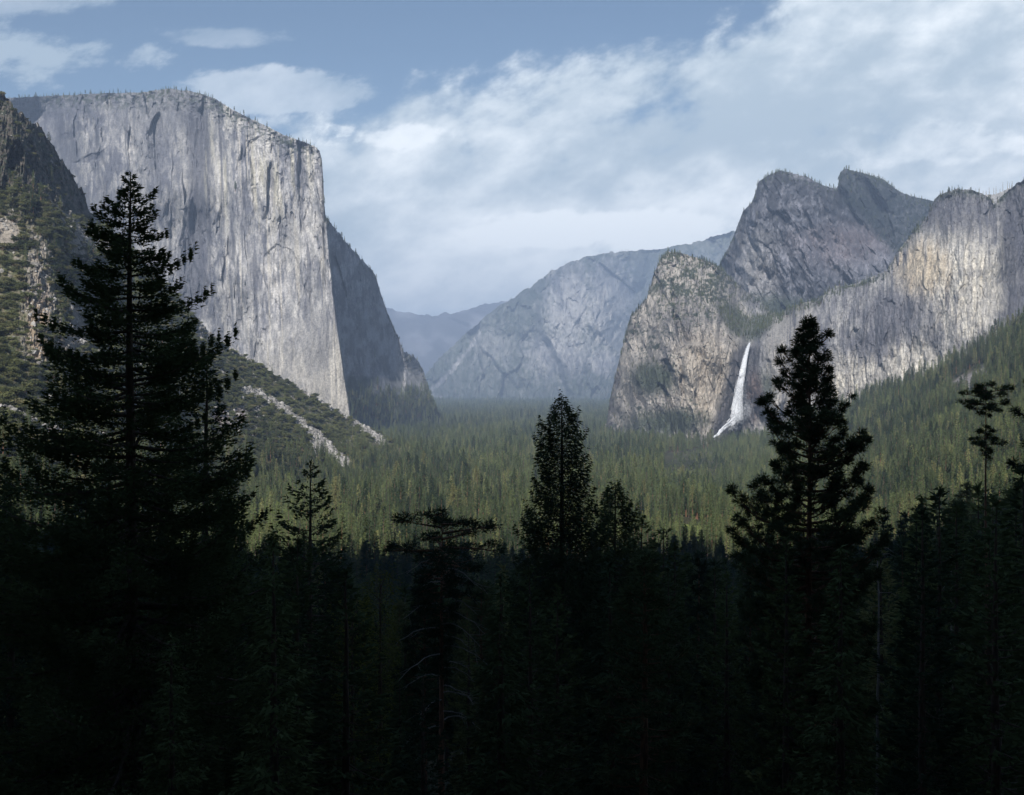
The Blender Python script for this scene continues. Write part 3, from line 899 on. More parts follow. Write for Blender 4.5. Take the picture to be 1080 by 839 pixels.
class Bag:
    def __init__(s):
        s.v = []; s.f = []; s.n = 0

    def add(s, v_, f_):
        s.v.append(np.asarray(v_, np.float32)); s.f.append(np.asarray(f_, np.int32) + s.n); s.n += len(v_)

    def mesh(s, name, mat, smooth=False):
        return mesh_from(name, np.concatenate(s.v), np.concatenate(s.f), [mat], smooth)


def leaf_tris(c, d, l, wd, rng, roll=1.0):
    """triangles at c pointing along d"""
    n = len(c)
    d = d / (np.linalg.norm(d, axis=1)[:, None] + 1e-9)
    rnd = rng.normal(size=(n, 3)); rnd[:, 2] *= roll
    s = np.cross(d, rnd + np.array([0, 0, 1e-3]))
    s /= np.linalg.norm(s, axis=1)[:, None] + 1e-9
    v_ = np.empty((n, 3, 3), np.float32)
    v_[:, 0] = c - s * (wd / 2)[:, None]
    v_[:, 1] = c + s * (wd / 2)[:, None]
    v_[:, 2] = c + d * l[:, None]
    return v_.reshape(-1, 3), np.arange(n * 3, dtype=np.int32).reshape(-1, 3)


def conifer(seed, H, prof, style='fir', nb=120, dens=9.0, leaf=0.32, crown0=0.12, trunk_r=None, up=0.35, jit=0.25, wood=True, lean=0.0, tipup=0.35, clump=0.5, flat=1.0):
    """prof(t) = crown radius in metres at height fraction t (0 base, 1 top). returns trunk mesh data, crown mesh data"""
    rng = np.random.default_rng(seed)
    trunk_r = trunk_r or H * 0.014
    T = Bag(); C = Bag()
    tz = np.linspace(0, 1, 12)
    wobx = np.cumsum(rng.normal(0, 0.012 * H / 12, 12)) + lean * tz * H
    woby = np.cumsum(rng.normal(0, 0.012 * H / 12, 12))
    wobx -= wobx[0]; woby -= woby[0]
    wobx -= (wobx[-1] - lean * H) * tz; woby -= woby[-1] * tz

    def axis(z):
        return np.array([np.interp(z / H, tz, wobx), np.interp(z / H, tz, woby), z])
    T.add(*tube(np.stack([wobx, woby, tz * H], 1), trunk_r * (1 - tz) ** 0.8 + 0.012, 7))
    Q = []; D = []; L = []; Wd = []
    hs = crown0 + (1 - crown0) * (np.arange(nb) + rng.uniform(0, 1, nb)) / nb
    hs = 1 - (1 - hs) ** 1.0
    ga = 2.39996
    for i, t in enumerate(hs):
        a = i * ga + rng.normal(0, 0.35)
        Lb = prof(t) * rng.uniform(1 - jit, 1 + jit * 0.8)
        if rng.uniform() < 0.06:
            Lb *= 1.15
        if style == 'pine' and prof(t) < 0.26 and t < 0.95:
            continue
        if Lb < 0.12:
            Lb = 0.12
        r0 = axis(t * H)
        out = np.array([math.cos(a), math.sin(a), 0.0])
        side = np.array([-out[1], out[0], 0.0])
        slope = up * (t - 0.35) * 2.0 + rng.normal(0, 0.17 if style == 'fir' else 0.11)
        ns = 6
        s = np.linspace(0, 1, ns)
        bow = rng.normal(0, 0.08)

        def P(q):
            q = np.asarray(q)
            return (r0[None] + out[None] * (Lb * q)[:, None] + side[None] * (bow * Lb * q * q)[:, None]
                    + np.array([[0, 0, 1.0]]) * (Lb * (slope * q + (tipup * q ** 3 - 0.22 * q * (1 - 0.0 * q)) * (1 - 0.4 * t)))[:, None])
        if wood:
            T.add(*tube(P(s), np.maximum(0.035 * Lb ** 0.8 * (1 - s), 0.006) * (0.8 if style != 'pine' else 1.1), 3))
        if style == 'pine':
            nt = max(2, int(2 + Lb * 3.4))
            q = 1 - rng.uniform(0, 1, nt) ** 1.6 * 0.72
            q[0] = 1
            lat = rng.normal(0, 0.22, nt) * Lb * (1.1 - q * 0.6)
            cc = P(q) + side[None] * lat[:, None] + np.array([[0, 0, 1.0]]) * rng.uniform(-0.08, 0.22, nt)[:, None] * Lb * 0.6
            if wood:
                for j in range(nt):
                    b0 = P(np.array([max(q[j] - 0.25, 0.05)]))[0]
                    T.add(*tube([b0, (b0 + cc[j]) / 2 - np.array([0, 0, .05]), cc[j]], [0.022, 0.017, 0.01], 3))
            nn = max(3, int(dens))
            cr = np.repeat(cc, nn, 0)
            dd = rng.normal(size=(len(cr), 3)); dd[:, 2] = dd[:, 2] * 0.7 + 0.35
            dd += out[None] * 0.5
            dn = dd / np.linalg.norm(dd, axis=1)[:, None]
            off = dn * rng.uniform(0, clump, len(cr))[:, None]
            Q.append(cr + off); D.append(dn); L.append(rng.uniform(0.7, 1.2, len(cr)) * leaf); Wd.append(rng.uniform(0.7, 1.3, len(cr)) * leaf * 0.26)
        else:
            n = max(4, int(dens * Lb * (1.25 - 0.55 * t)))
            q = rng.uniform(0.10, 1.03, n) ** 0.8
            wdt = (0.42 * Lb * np.clip(1.05 - q, 0, 1) ** 0.75 * np.clip(q * 4, 0, 1) + 0.10) * flat
            # foliage grouped on side twigs so that gaps stay open
            tw = np.round(q * (5 + Lb * 1.4)) / (5 + Lb * 1.4)
            q = tw * clump + q * (1 - clump)
            lat = rng.uniform(-1, 1, n) * wdt
            pos = P(q) + side[None] * lat[:, None] + out[None] * (np.abs(lat) * 0.35)[:, None]
            pos[:, 2] += rng.normal(0, 0.05 + 0.025 * Lb, n) - 0.12 * np.abs(lat)
            if style == 'cedar':
                pos[:, 2] += rng.normal(0, 0.22, n)
            sg = np.sign(lat)[:, None]
            dd = out[None] * 0.8 + side[None] * sg * rng.uniform(0.2, 1.0, n)[:, None] + rng.normal(0, 0.22, (n, 3))
            dd[:, 2] += 0.18 if style == 'fir' else -0.25
            Q.append(pos); D.append(dd); L.append(rng.uniform(0.6, 1.3, n) * leaf); Wd.append(rng.uniform(0.6, 1.3, n) * leaf * 0.42)
    # leader
    n = 14
    zc = rng.uniform(0.955, 1.0, n) * H
    cc = np.stack([np.full(n, axis(H)[0]), np.full(n, axis(H)[1]), zc], 1)
    dd = rng.normal(0, 0.6, (n, 3)); dd[:, 2] = 1.0
    Q.append(cc); D.append(dd); L.append(np.full(n, leaf * 0.9)); Wd.append(np.full(n, leaf * 0.35))
    C.add(*leaf_tris(np.concatenate(Q), np.concatenate(D), np.concatenate(L), np.concatenate(Wd), rng, 0.6 if style == 'fir' else 1.0))
    return T, C


def shrub(seed, n=420):
    rng = np.random.default_rng(seed)
    T = Bag(); C = Bag()
    Q = []
    for k in range(9):
        a = rng.uniform(0, 6.28); rr_ = rng.uniform(0.1, 0.75)
        tip = np.array([math.cos(a) * rr_, math.sin(a) * rr_, rng.uniform(0.5, 1.15)])
        mid = tip * 0.5 + np.array([0, 0, -0.08])
        T.add(*tube([[0, 0, -0.15], mid, tip], [0.05, 0.03, 0.012], 4))
        m_ = n // 9
        p = rng.normal(size=(m_, 3)); p /= np.linalg.norm(p, axis=1)[:, None]
        Q.append(tip[None] * 0.85 + p * rng.uniform(0.25, 0.5, m_)[:, None] * np.array([[1, 1, 0.7]]))
    Q = np.concatenate(Q); Q[:, 2] = np.maximum(Q[:, 2], 0.02)
    D = rng.normal(size=Q.shape); D[:, 2] = np.abs(D[:, 2])
    C.add(*leaf_tris(Q, D, rng.uniform(0.13, 0.26, len(Q)), rng.uniform(0.10, 0.2, len(Q)), rng))
    return T, C


def make_tree(name, T, C, leafmat, barkmat, loc, label, cat, group=None, rot=0.0, scale=1.0):
    e = link(name, None, None, label=label, category=cat)
    e.location = loc
    e.rotation_euler = (0, 0, rot)
    e.scale = (scale,) * 3
    if group:
        e['group'] = group
    tm = T if isinstance(T, bpy.types.Mesh) else T.mesh('trunk', barkmat, True)
    cm = C if isinstance(C, bpy.types.Mesh) else C.mesh('crown', leafmat)
    link('trunk', tm, e)
    link('crown', cm, e)
    return e


def gxyz(px_, Y, sink=0.4):
    x = (px_ - 540) / F * Y
    z = float(ground_z(x, Y)) - sink
    return x, Y, z


def hero(name, label, px_, top, Y, prof_px, leafmat, barkmat, cat='tree', **kw):
    """prof_px: list of (photo y, half width in photo px) down the crown"""
    x, y, zb = gxyz(px_, Y)
    zt = (HOR - top) / F * Y
    H = zt - zb
    pp = sorted([(((HOR - a) / F * Y - zb) / H, b / F * Y) for a, b in prof_px])
    tt = [p[0] for p in pp]; ww = [p[1] for p in pp]
    prof = lambda t: float(np.interp(t, tt, ww))
    T, C = conifer(H=H, prof=prof, **kw)
    return make_tree(name, T, C, leafmat, barkmat, (x, y, zb), label, cat)


hero('fir_tree', 'tallest dark fir at the left with an open pointed top', 138, 183, 46,
     [(183, 1), (195, 6), (215, 21), (245, 33), (290, 50), (340, 68), (400, 94), (470, 116), (520, 130), (600, 146), (760, 165), (900, 190)],
     M_fir, M_bark, seed=4, style='fir', nb=275, dens=175, leaf=0.20, crown0=0.04, up=0.12, jit=0.38, tipup=0.42, clump=0.7, flat=0.8)
hero('fir_tree', 'dark ragged fir leaning out beside the tallest fir', 218, 372, 58,
     [(372, 1), (400, 12), (450, 26), (500, 38), (600, 60), (800, 90)],
     M_fir, M_bark, seed=14, style='fir', nb=150, dens=75, leaf=0.23, crown0=0.05, up=0.15, jit=0.4, tipup=0.5, clump=0.6)
hero('fir_tree', 'slender dark fir with drooping boughs, third tall tree from left', 327, 488, 92,
     [(488, 1), (505, 10), (530, 20), (560, 30), (620, 44), (700, 54), (800, 60)],
     M_fir, M_bark, seed=5, style='fir', nb=110, dens=30, leaf=0.42, crown0=0.06, up=0.4, jit=0.3, tipup=0.45, clump=0.6)
hero('cedar_tree', 'dense dark spire-shaped cedar just right of the picture centre', 592, 417, 82,
     [(417, 0.5), (428, 6), (440, 13), (465, 21), (500, 27), (540, 34), (565, 40), (600, 46), (700, 58), (860, 66)],
     M_fir, M_bark, seed=6, style='cedar', nb=330, dens=95, leaf=0.26, crown0=0.05, up=0.5, jit=0.3, tipup=0.5, clump=0.35, flat=1.2)
hero('cedar_tree', 'small black spire close on the right of the central cedar', 649, 511, 105,
     [(509, 1), (520, 8), (545, 19), (575, 26), (640, 36), (800, 46)],
     M_fir, M_bark, seed=7, style='cedar', nb=240, dens=80, leaf=0.34, crown0=0.05, up=0.5, jit=0.3, tipup=0.5, clump=0.35)
hero('fir_tree', 'short dark conifer low between the black spire and the big pine', 700, 556, 115,
     [(556, 1), (575, 12), (610, 24), (700, 36), (820, 44)],
     M_fir, M_bark, seed=8, style='fir', nb=110, dens=26, leaf=0.5, crown0=0.05, up=0.4, jit=0.3, clump=0.4)
hero('fir_tree', 'narrow dark conifer tip beside the small black spire', 677, 545, 112,
     [(545, 1), (560, 8), (600, 16), (700, 26), (820, 34)],
     M_fir, M_bark, seed=9, style='fir', nb=90, dens=26, leaf=0.5, crown0=0.05, up=0.4, jit=0.3, clump=0.4)
hero('pine_tree', 'large pine with clumped needles and reddish trunk in front of the cliff', 853, 338, 60,
     [(338, 0.5), (350, 4), (372, 15), (386, 17), (392, 22), (425, 26), (440, 38), (470, 46), (500, 52), (540, 60), (570, 66), (640, 66), (760, 62), (860, 50)],
     M_pine, M_rbark, seed=10, style='pine', nb=210, dens=85, leaf=0.21, crown0=0.10, up=0.45, jit=0.35, tipup=0.55, clump=0.30, trunk_r=0.27)
hero('pine_tree', 'flat-topped pine on a bare slim trunk near the right edge', 1040, 407, 112,
     [(405, 15), (412, 21), (428, 21), (436, 12), (440, 2), (454, 3), (462, 17), (470, 18), (476, 3), (500, 2)],
     M_pine, M_rbark, seed=12, style='pine', nb=64, dens=44, leaf=0.26, crown0=0.74, up=0.1, jit=0.4, tipup=0.1, clump=0.30, trunk_r=0.24)
hero('pine_tree', 'dark pine cut off by the right edge of the photo', 1108, 398, 80,
     [(398, 6), (420, 24), (450, 30), (490, 28), (560, 34), (700, 40)],
     M_pine, M_bark, seed=13, style='pine', nb=80, dens=40, leaf=0.3, crown0=0.2, up=0.2, jit=0.5, tipup=0.2, clump=0.36)

# half dead pine with bare pale boughs
dp = hero('half_dead_pine', 'broad half dead pine with bare pale arching boughs', 466, 541, 72,
          [(541, 14), (552, 44), (575, 58), (600, 50), (625, 36), (650, 16), (700, 6)],
          M_pine, M_rbark, seed=15, style='pine', nb=60, dens=26, leaf=0.28, crown0=0.50, up=0.1, jit=0.4, tipup=0.0, clump=0.34, trunk_r=0.24)
rngd = np.random.default_rng(77)
x0, y0, z0 = dp.location
for k in range(22):
    pyb = 588 + k * 8.5 + rngd.uniform(-3, 3)
    zl = (HOR - pyb) / F * y0 - z0
    a = rngd.uniform(-0.9, 0.9) + (0 if k % 3 else math.pi)
    Lb = rngd.uniform(1.8, 3.6)
    s = np.linspace(0, 1, 8)
    o_ = np.array([math.cos(a), math.sin(a), 0])
    pts_ = np.array([0, 0, zl])[None] + o_[None] * (Lb * s)[:, None] + np.array([[0, 0, 1.0]]) * (Lb * (0.22 * s - 0.62 * s ** 2))[:, None] + rngd.normal(0, 0.04, (8, 3))
    b_ = Bag(); b_.add(*tube(pts_, 0.036 * (1 - s) + 0.014, 5))
    for q in (3, 4, 5, 6):
        tw = rngd.normal(0, 0.22, 3); tw[2] = -abs(tw[2])
        b_.add(*tube([pts_[q], pts_[q] + tw * 1.4 + o_ * 0.25, pts_[q] + tw * 2.2 + o_ * 0.6], [0.014, 0.011, 0.006], 3))
    link('bough', b_.mesh('bough', M_dead, True), dp)

# bare poles on the right
for (px_, tp, Y, lab) in ((926, 560, 88, 'thin bare dead pole right of the big pine'), (1003, 590, 92, 'thin bare dead pole low near the right edge')):
    x, y, zb = gxyz(px_, Y)
    H = (HOR - tp) / F * Y - zb
    b_ = Bag(); tz_ = np.linspace(0, 1, 9)
    b_.add(*tube(np.stack([rngd.normal(0, .05, 9), rngd.normal(0, .05, 9), tz_ * H], 1), 0.13 * (1 - tz_) + 0.03, 6))
    for k in range(16):
        zz = H * rngd.uniform(0.3, 0.97); a = rngd.uniform(0, 6.28); l_ = rngd.uniform(0.5, 1.7)
        b_.add(*tube([[0, 0, zz], [math.cos(a) * l_ * .6, math.sin(a) * l_ * .6, zz + .05], [math.cos(a) * l_, math.sin(a) * l_, zz - .3]], [0.03, 0.02, 0.008], 3))
    o = link('dead_tree', b_.mesh('dead_tree', M_dead, True), None, label=lab, category='dead tree')
    o.location = (x, y, zb)

# yellowish broadleaf trees low in the wood
M_yel = leaf_material('yellow_leaves', (0.13, 0.15, 0.035, 1), (0.20, 0.20, 0.05, 1), (0.22, 0.20, 0.06, 1))
for k, (px_, pyt, Y, lab) in enumerate(((401, 606, 60, 'yellow green broadleaf tree low left of the half dead pine'), (372, 640, 55, 'smaller yellow green broadleaf tree under the slender third fir'))):
    hero('broadleaf_tree', lab, px_, pyt, Y, [(pyt, 6), (pyt + 15, 17), (pyt + 45, 24), (pyt + 100, 20), (pyt + 160, 12)],
         M_yel, M_bark, seed=30 + k, style='cedar', nb=120, dens=60, leaf=0.15, crown0=0.2, up=0.9, jit=0.45, tipup=0.3, clump=0.5, flat=1.4)

# ---- near wood, every tree a thing
near_mesh = []
specs = [('fir', 26, 0.16, 110, 26, 0.50, M_fir, M_bark), ('cedar', 28, 0.12, 130, 22, 0.55, M_fir, M_bark),
         ('pine', 27, 0.15, 80, 20, 0.42, M_pine, M_rbark), ('fir', 22, 0.20, 90, 24, 0.5, M_fir, M_bark)]
for i, (stl, H, rf, nb, dn, lf, ml, mb) in enumerate(specs):
    pr = (lambda rf, H, stl: (lambda t: H * rf * ((1 - t) ** 0.8 if stl != 'pine' else (1 - t) ** 0.55 * (0.35 + 0.65 * min(1, t * 2)))))(rf, H, stl)
    T, C = conifer(200 + i, H, pr, stl, nb=nb, dens=dn, leaf=lf, crown0=0.10 if stl != 'pine' else 0.32, up=0.4, jit=0.35, tipup=0.45, clump=0.45)
    near_mesh.append((stl, H, T.mesh('trunk', mb, True), C.mesh('crown', ml)))
far_mesh = []
fspecs = [('fir', 30, 0.105, 70, 5.5, 1.25, M_fir, M_bark), ('cedar', 32, 0.085, 80, 5.5, 1.2, M_fir, M_bark),
          ('pine', 34, 0.12, 46, 7, 1.15, M_pine, M_rbark), ('fir', 26, 0.14, 60, 5, 1.3, M_fir, M_bark)]
for i, (stl, H, rf, nb, dn, lf, ml, mb) in enumerate(fspecs):
    pr = (lambda rf, H, stl: (lambda t: H * rf * ((1 - t) ** 0.75 if stl != 'pine' else (1 - t) ** 0.5 * (0.35 + 0.65 * min(1, t * 2)))))(rf, H, stl)
    T, C = conifer(300 + i, H, pr, stl, nb=nb, dens=dn, leaf=lf, crown0=0.12 if stl != 'pine' else 0.34, up=0.3, jit=0.35, tipup=0.3, clump=0.5, wood=False)
    far_mesh.append((stl, H, T.mesh('trunk', mb, True), C.mesh('crown', ml)))

ylim = poly([(-60, 470), (0, 480), (60, 500), (110, 500), (230, 520), (270, 545), (330, 560), (370, 590), (401, 640), (425, 600), (470, 600), (560, 580), (640, 575), (700, 565), (760, 570), (830, 560),
             (880, 560), (915, 545), (950, 525), (985, 500), (1000, 488), (1030, 500), (1080, 478), (1140, 470)])
rngn = np.random.default_rng(5)
placed = [(o.location.x, o.location.y) for o in bpy.data.objects if o.type == 'EMPTY']
KIND_LAB = {
    'fir': ('fir_tree', 'shaded fir in the dark wood along the bottom', 'firs of the dark wood below the viewpoint'),
    'cedar': ('cedar_tree', 'shaded cedar in the dark wood along the bottom', 'cedars of the dark wood below the viewpoint'),
    'pine': ('pine_tree', 'shaded pine in the dark wood along the bottom', 'pines of the dark wood below the viewpoint'),
}
LAND = [(10, 'the left photo edge'), (138, 'the tallest left fir'), (218, 'the ragged leaning fir'), (327, 'the slender third fir'), (466, 'the half dead pine'), (592, 'the central cedar'),
        (649, 'the small black spire'), (740, 'the valley meadow'), (853, 'the big clumped pine'), (926, 'the thin dead pole'), (1040, 'the flat topped pine'), (1085, 'the right photo edge')]
cnt = 0; tries = 0
SRC = []
while cnt < 285 and tries < 20000:
    tries += 1
    Y = math.sqrt(rngn.uniform(34 ** 2, 265 ** 2))
    px_ = rngn.uniform(-50, 1130)
    x, y, zb = gxyz(px_, Y)
    dmin = 3.0 + Y * 0.012
    if any((x - a) ** 2 + (y - b) ** 2 < dmin * dmin for a, b in placed):
        continue
    lim = ylim(px_) + rngn.uniform(0, 14) + rngn.exponential(28)
    Hmax = (HOR - lim) / F * Y - zb
    H = min(rngn.uniform(17, 42), Hmax)
    if H < 4.5:
        continue
    k = int(rngn.choice([0, 1, 2, 3], p=[0.33, 0.3, 0.15, 0.22]))
    pool = near_mesh if Y < 150 else far_mesh
    stl, H0, tm, cm = pool[k]
    sc_ = H / H0
    nm, lab, grp = KIND_LAB[stl]
    top_py = HOR - (zb + H) * F / Y
    lm = min(LAND, key=lambda q: abs(q[0] - px_))
    rel = 'below' if abs(lm[0] - px_) < 16 else ('left of' if px_ < lm[0] else 'right of')
    size = 'tall' if top_py < 600 else ('middling' if top_py < 680 else 'low')
    row = 'near' if Y < 110 else ('further' if Y < 190 else 'farthest')
    lab = f"{size} shaded {stl} in the {row} rows, {rel} {lm[1]}"
    e = make_tree(nm, tm, cm, None, None, (x, y, zb), lab, 'tree', grp, rngn.uniform(0, 6.28), sc_)
    wsc = sc_ * rngn.uniform(0.85, 1.15) * (1.25 if H < 14 else 1)
    e.scale = (wsc, wsc, sc_)
    placed.append((x, y))
    if pool is far_mesh and not any(s_[0] == k for s_ in SRC):
        SRC.append((k, e))
    cnt += 1
print('near trees', cnt)

# ---- far wood: one object, instanced
def sheet_points(nm, n, weight, rng):
    sh = SHEETS[nm]; P = sh['P']; PX = sh['PX']; PY = sh['PY']
    a = P[1:, :-1] - P[:-1, :-1]; b = P[:-1, 1:] - P[:-1, :-1]
    cr = np.cross(a, b)
    area = np.abs(cr[..., 2]) + 0.25 * np.linalg.norm(cr, axis=2)
    wgt = area * weight(PX[:-1, :-1], PY[:-1, :-1], P[:-1, :-1], cr)
    wgt = wgt.ravel(); tot = wgt.sum()
    idx = np.searchsorted(np.cumsum(wgt) / tot, rng.uniform(0, 1, n))
    idx = np.minimum(idx, len(wgt) - 1)
    r_, c_ = np.divmod(idx, P.shape[1] - 1)
    uu = rng.uniform(0, 1, (n, 1)); vv = rng.uniform(0, 1, (n, 1))
    q = P[r_, c_] * (1 - uu) * (1 - vv) + P[r_ + 1, c_] * vv * (1 - uu) + P[r_, c_ + 1] * uu * (1 - vv) + P[r_ + 1, c_ + 1] * uu * vv
    return q


rw = np.random.default_rng(21)
pts_f = []; scl_f = []; knd_f = []


def addf(p, s, kp=(0.32, 0.28, 0.22, 0.18)):
    pts_f.append(p); scl_f.append(s); knd_f.append(rw.choice(4, len(p), p=kp))


# valley floor
Ys = np.geomspace(258, 9500, 400)
spc = np.where(Ys < 1000, 6.2 + Ys / 420, 6.8 + Ys / 600)
dens_ = (Ys * 1.16) / spc ** 2
cdf = np.concatenate([[0], np.cumsum(0.5 * (dens_[1:] + dens_[:-1]) * np.diff(Ys))])
NF = int(cdf[-1])
print('valley trees', NF)
yy = np.interp(rw.uniform(0, cdf[-1], NF), cdf, Ys)
pxx = 540 + rw.uniform(-0.58, 0.58, NF) * F
xx = (pxx - 540) / F * yy
zz = ground_z(xx, yy)
keep = ell(xx - 0.163 * yy, yy, *MEADOW, 0.1) < 0.5
keep &= fbm(xx / 55, yy / 130, 4, 1600, 0.6) > -0.34
# do not plant under the slope sheets
pl_ = np.clip(pxx, -260, 520)
keep &= ~((pxx < 425) & (yy > dep_l(pl_, base_l(pl_)) + 40) & (yy < dep_l(pl_, sk_l(pl_)) + 60))
pr_ = np.clip(pxx, 690, 1260)
keep &= ~((pxx > 700) & (yy > dep_r(pr_, base_r(pr_)) + 60) & (yy < dep_r(pr_, sk_r(pr_)) + 60))
p = np.stack([xx, yy, zz - 0.5], 1)[keep]
sv = np.clip(rw.normal(0.76, 0.27, len(p)), 0.25, 1.4)
_px = 540 + p[:, 0] / p[:, 1] * F
_room = (HOR - ylim(_px) - rw.uniform(0, 25, len(p))) / F * p[:, 1] - p[:, 2]
sv = np.where(p[:, 1] < 620, np.minimum(sv, np.maximum(_room, 4.0) / 36.0), sv) * (1 + 0.22 * fbm(p[:, 0] / 160, p[:, 1] / 220, 3, 1610))
addf(p, sv)

# right slope, dense
p = sheet_points('wooded_slope', 19000, lambda px, py, P, cr: (px < 1180) * (1.0 / (1 + P[..., 1] / 900)) * (1 - 0.97 * inpoly(px, py + 4, [(1000, 408), (1012, 398), (1030, 392), (1040, 384), (1042, 396), (1030, 414), (1012, 424), (1003, 420)], 3)), rw)
addf(p, np.clip(rw.normal(0.72, 0.22, len(p)), 0.25, 1.25), (0.38, 0.26, 0.2, 0.16))
# left slope: conifers gather low and along the ridge
wl = lambda px, py, P, cr: (sstep(462, 525, py + 0.06 * (px - 250)) + 0.02) * (1 - chute_mask(px, py)) * (px > -60) * (px < 500) / (1 + P[..., 1] / 900)
p = sheet_points('talus_slope', 5200, wl, rw)
addf(p, np.clip(rw.normal(0.62, 0.22, len(p)), 0.2, 1.2))
# small trees on rims and ledges
top_w = lambda lo: (lambda px, py, P, cr: sstep(lo, 2, py - lo_sk(px)))
for nm, n, skf, band, sc_m in (('granite_cliff', 520, sk_e, 14, 0.42), ('cathedral_cliff', 900, sk_b, 14, 0.36), ('cathedral_peaks', 500, sk_c, 12, 0.40)):
    p = sheet_points(nm, n, (lambda skf, band: (lambda px, py, P, cr: sstep(band, 1, py - skf(px)) * (px < 1110) * (px > -40)))(skf, band), rw)
    addf(p, np.clip(rw.normal(sc_m, 0.12, n), 0.15, 0.8), (0.4, 0.3, 0.1, 0.2))
p = sheet_points('cathedral_cliff', 2600, lambda px, py, P, cr: ((px < 815) * (0.12 + ell(px, py, 720, 290, 60, 40, 0.6) + 1.2 * ell(px, py, 690, 400, 26, 18, 0.5) + 1.2 * ell(px, py, 705, 445, 42, 16, 0.5)
                 + 1.8 * inpoly(px, py, [(753, 322), (768, 320), (790, 335), (812, 332), (816, 340), (800, 358), (788, 361), (768, 348)], 4)) * (1 - ell(px, py, 785, 410, 24, 50, 0.3))), rw)
addf(p, np.clip(rw.normal(0.27, 0.1, len(p)), 0.1, 0.5), (0.3, 0.3, 0.1, 0.3))
p = sheet_points('cathedral_peaks', 350, lambda px, py, P, cr: inpoly(px, py, [(884, 178), (1060, 205), (1060, 300), (960, 285), (925, 250), (905, 225), (888, 215)], 6) + 0.03, rw)
addf(p, np.clip(rw.normal(0.45, 0.12, len(p)), 0.2, 0.8), (0.4, 0.3, 0.1, 0.2))
p = sheet_points('granite_cliff', 900, lambda px, py, P, cr: (px > 366) * sstep(404, 424, py) + 0.0005, rw)
addf(p, np.clip(rw.normal(0.7, 0.2, len(p)), 0.2, 1.2))
p = sheet_points('valley_ridge', 5000, lambda px, py, P, cr: (px < 720) * (px > 430) * (0.15 + sstep(395, 425, py)), rw)
addf(p, np.clip(rw.normal(0.8, 0.2, len(p)), 0.2, 1.2))

PF = np.concatenate(pts_f); SF = np.concatenate(scl_f); KF = np.concatenate(knd_f)
print('far wood', len(PF))


def point_object(name, P, attrs, **props):
    me = bpy.data.meshes.new(name)
    me.vertices.add(len(P))
    me.vertices.foreach_set('co', np.ascontiguousarray(P, np.float32).ravel())
    for k, (tp, vals) in attrs.items():
        a = me.attributes.new(k, tp, 'POINT')
        if tp == 'FLOAT_VECTOR':
            a.data.foreach_set('vector', np.ascontiguousarray(vals, np.float32).ravel())
        else:
            a.data.foreach_set('value', np.ascontiguousarray(vals))
    me.update()
    return link(name, me, None, **props)


def scatter_modifier(obj, sources):
    """sources: list of (kind, [objects whose own geometry is planted])"""
    ng = bpy.data.node_groups.new(obj.name + '_planting', 'GeometryNodeTree')
    ng.interface.new_socket('Geometry', in_out='INPUT', socket_type='NodeSocketGeometry')
    ng.interface.new_socket('Geometry', in_out='OUTPUT', socket_type='NodeSocketGeometry')
    N = ng.nodes; Lk = ng.links
    gi = N.new('NodeGroupInput'); go = N.new('NodeGroupOutput')

    def attr(nm, tp):
        n = N.new('GeometryNodeInputNamedAttribute'); n.data_type = tp
        n.inputs['Name'].default_value = nm
        return n.outputs['Attribute']
    sc_ = attr('tree_scale', 'FLOAT_VECTOR'); rot = attr('tree_turn', 'FLOAT_VECTOR'); kd = attr('tree_kind', 'INT')
    jo = N.new('GeometryNodeJoinGeometry')
    for k, obs in sources:
        jj = N.new('GeometryNodeJoinGeometry')
        for ob in obs:
            oi = N.new('GeometryNodeObjectInfo'); oi.transform_space = 'ORIGINAL'
            oi.inputs['Object'].default_value = ob
            Lk.new(oi.outputs['Geometry'], jj.inputs[0])
        cp = N.new('FunctionNodeCompare'); cp.data_type = 'INT'; cp.operation = 'EQUAL'
        Lk.new(kd, cp.inputs[2]); cp.inputs[3].default_value = k
        ip = N.new('GeometryNodeInstanceOnPoints')
        Lk.new(gi.outputs[0], ip.inputs['Points'])
        Lk.new(cp.outputs[0], ip.inputs['Selection'])
        Lk.new(jj.outputs[0], ip.inputs['Instance'])
        Lk.new(rot, ip.inputs['Rotation'])
        Lk.new(sc_, ip.inputs['Scale'])
        Lk.new(ip.outputs[0], jo.inputs[0])
    Lk.new(jo.outputs[0], go.inputs[0])
    md_ = obj.modifiers.new('planting', 'NODES')
    md_.node_group = ng


def svec(s, rng, lo=0.8, hi=1.25):
    ww_ = s * rng.uniform(lo, hi, len(s))
    return np.stack([ww_, ww_, s], 1)


turn = np.zeros((len(PF), 3)); turn[:, 2] = rw.uniform(0, 6.28, len(PF)); turn[:, :2] = rw.normal(0, 0.025, (len(PF), 2))
fo = point_object('forest', PF, dict(tree_scale=('FLOAT_VECTOR', svec(SF, rw) * np.where(SF < 0.6, 1.5, 1.0)[:, None] ** np.array([[1, 1, 0]])), tree_turn=('FLOAT_VECTOR', turn), tree_kind=('INT', KF.astype(np.int32))), kind='stuff',
                  label='conifer forest filling the valley floor and lower slopes')
srcs = []
for k in range(4):
    e = [s_[1] for s_ in SRC if s_[0] == k][0]
    srcs.append((k, list(e.children)))
scatter_modifier(fo, srcs)

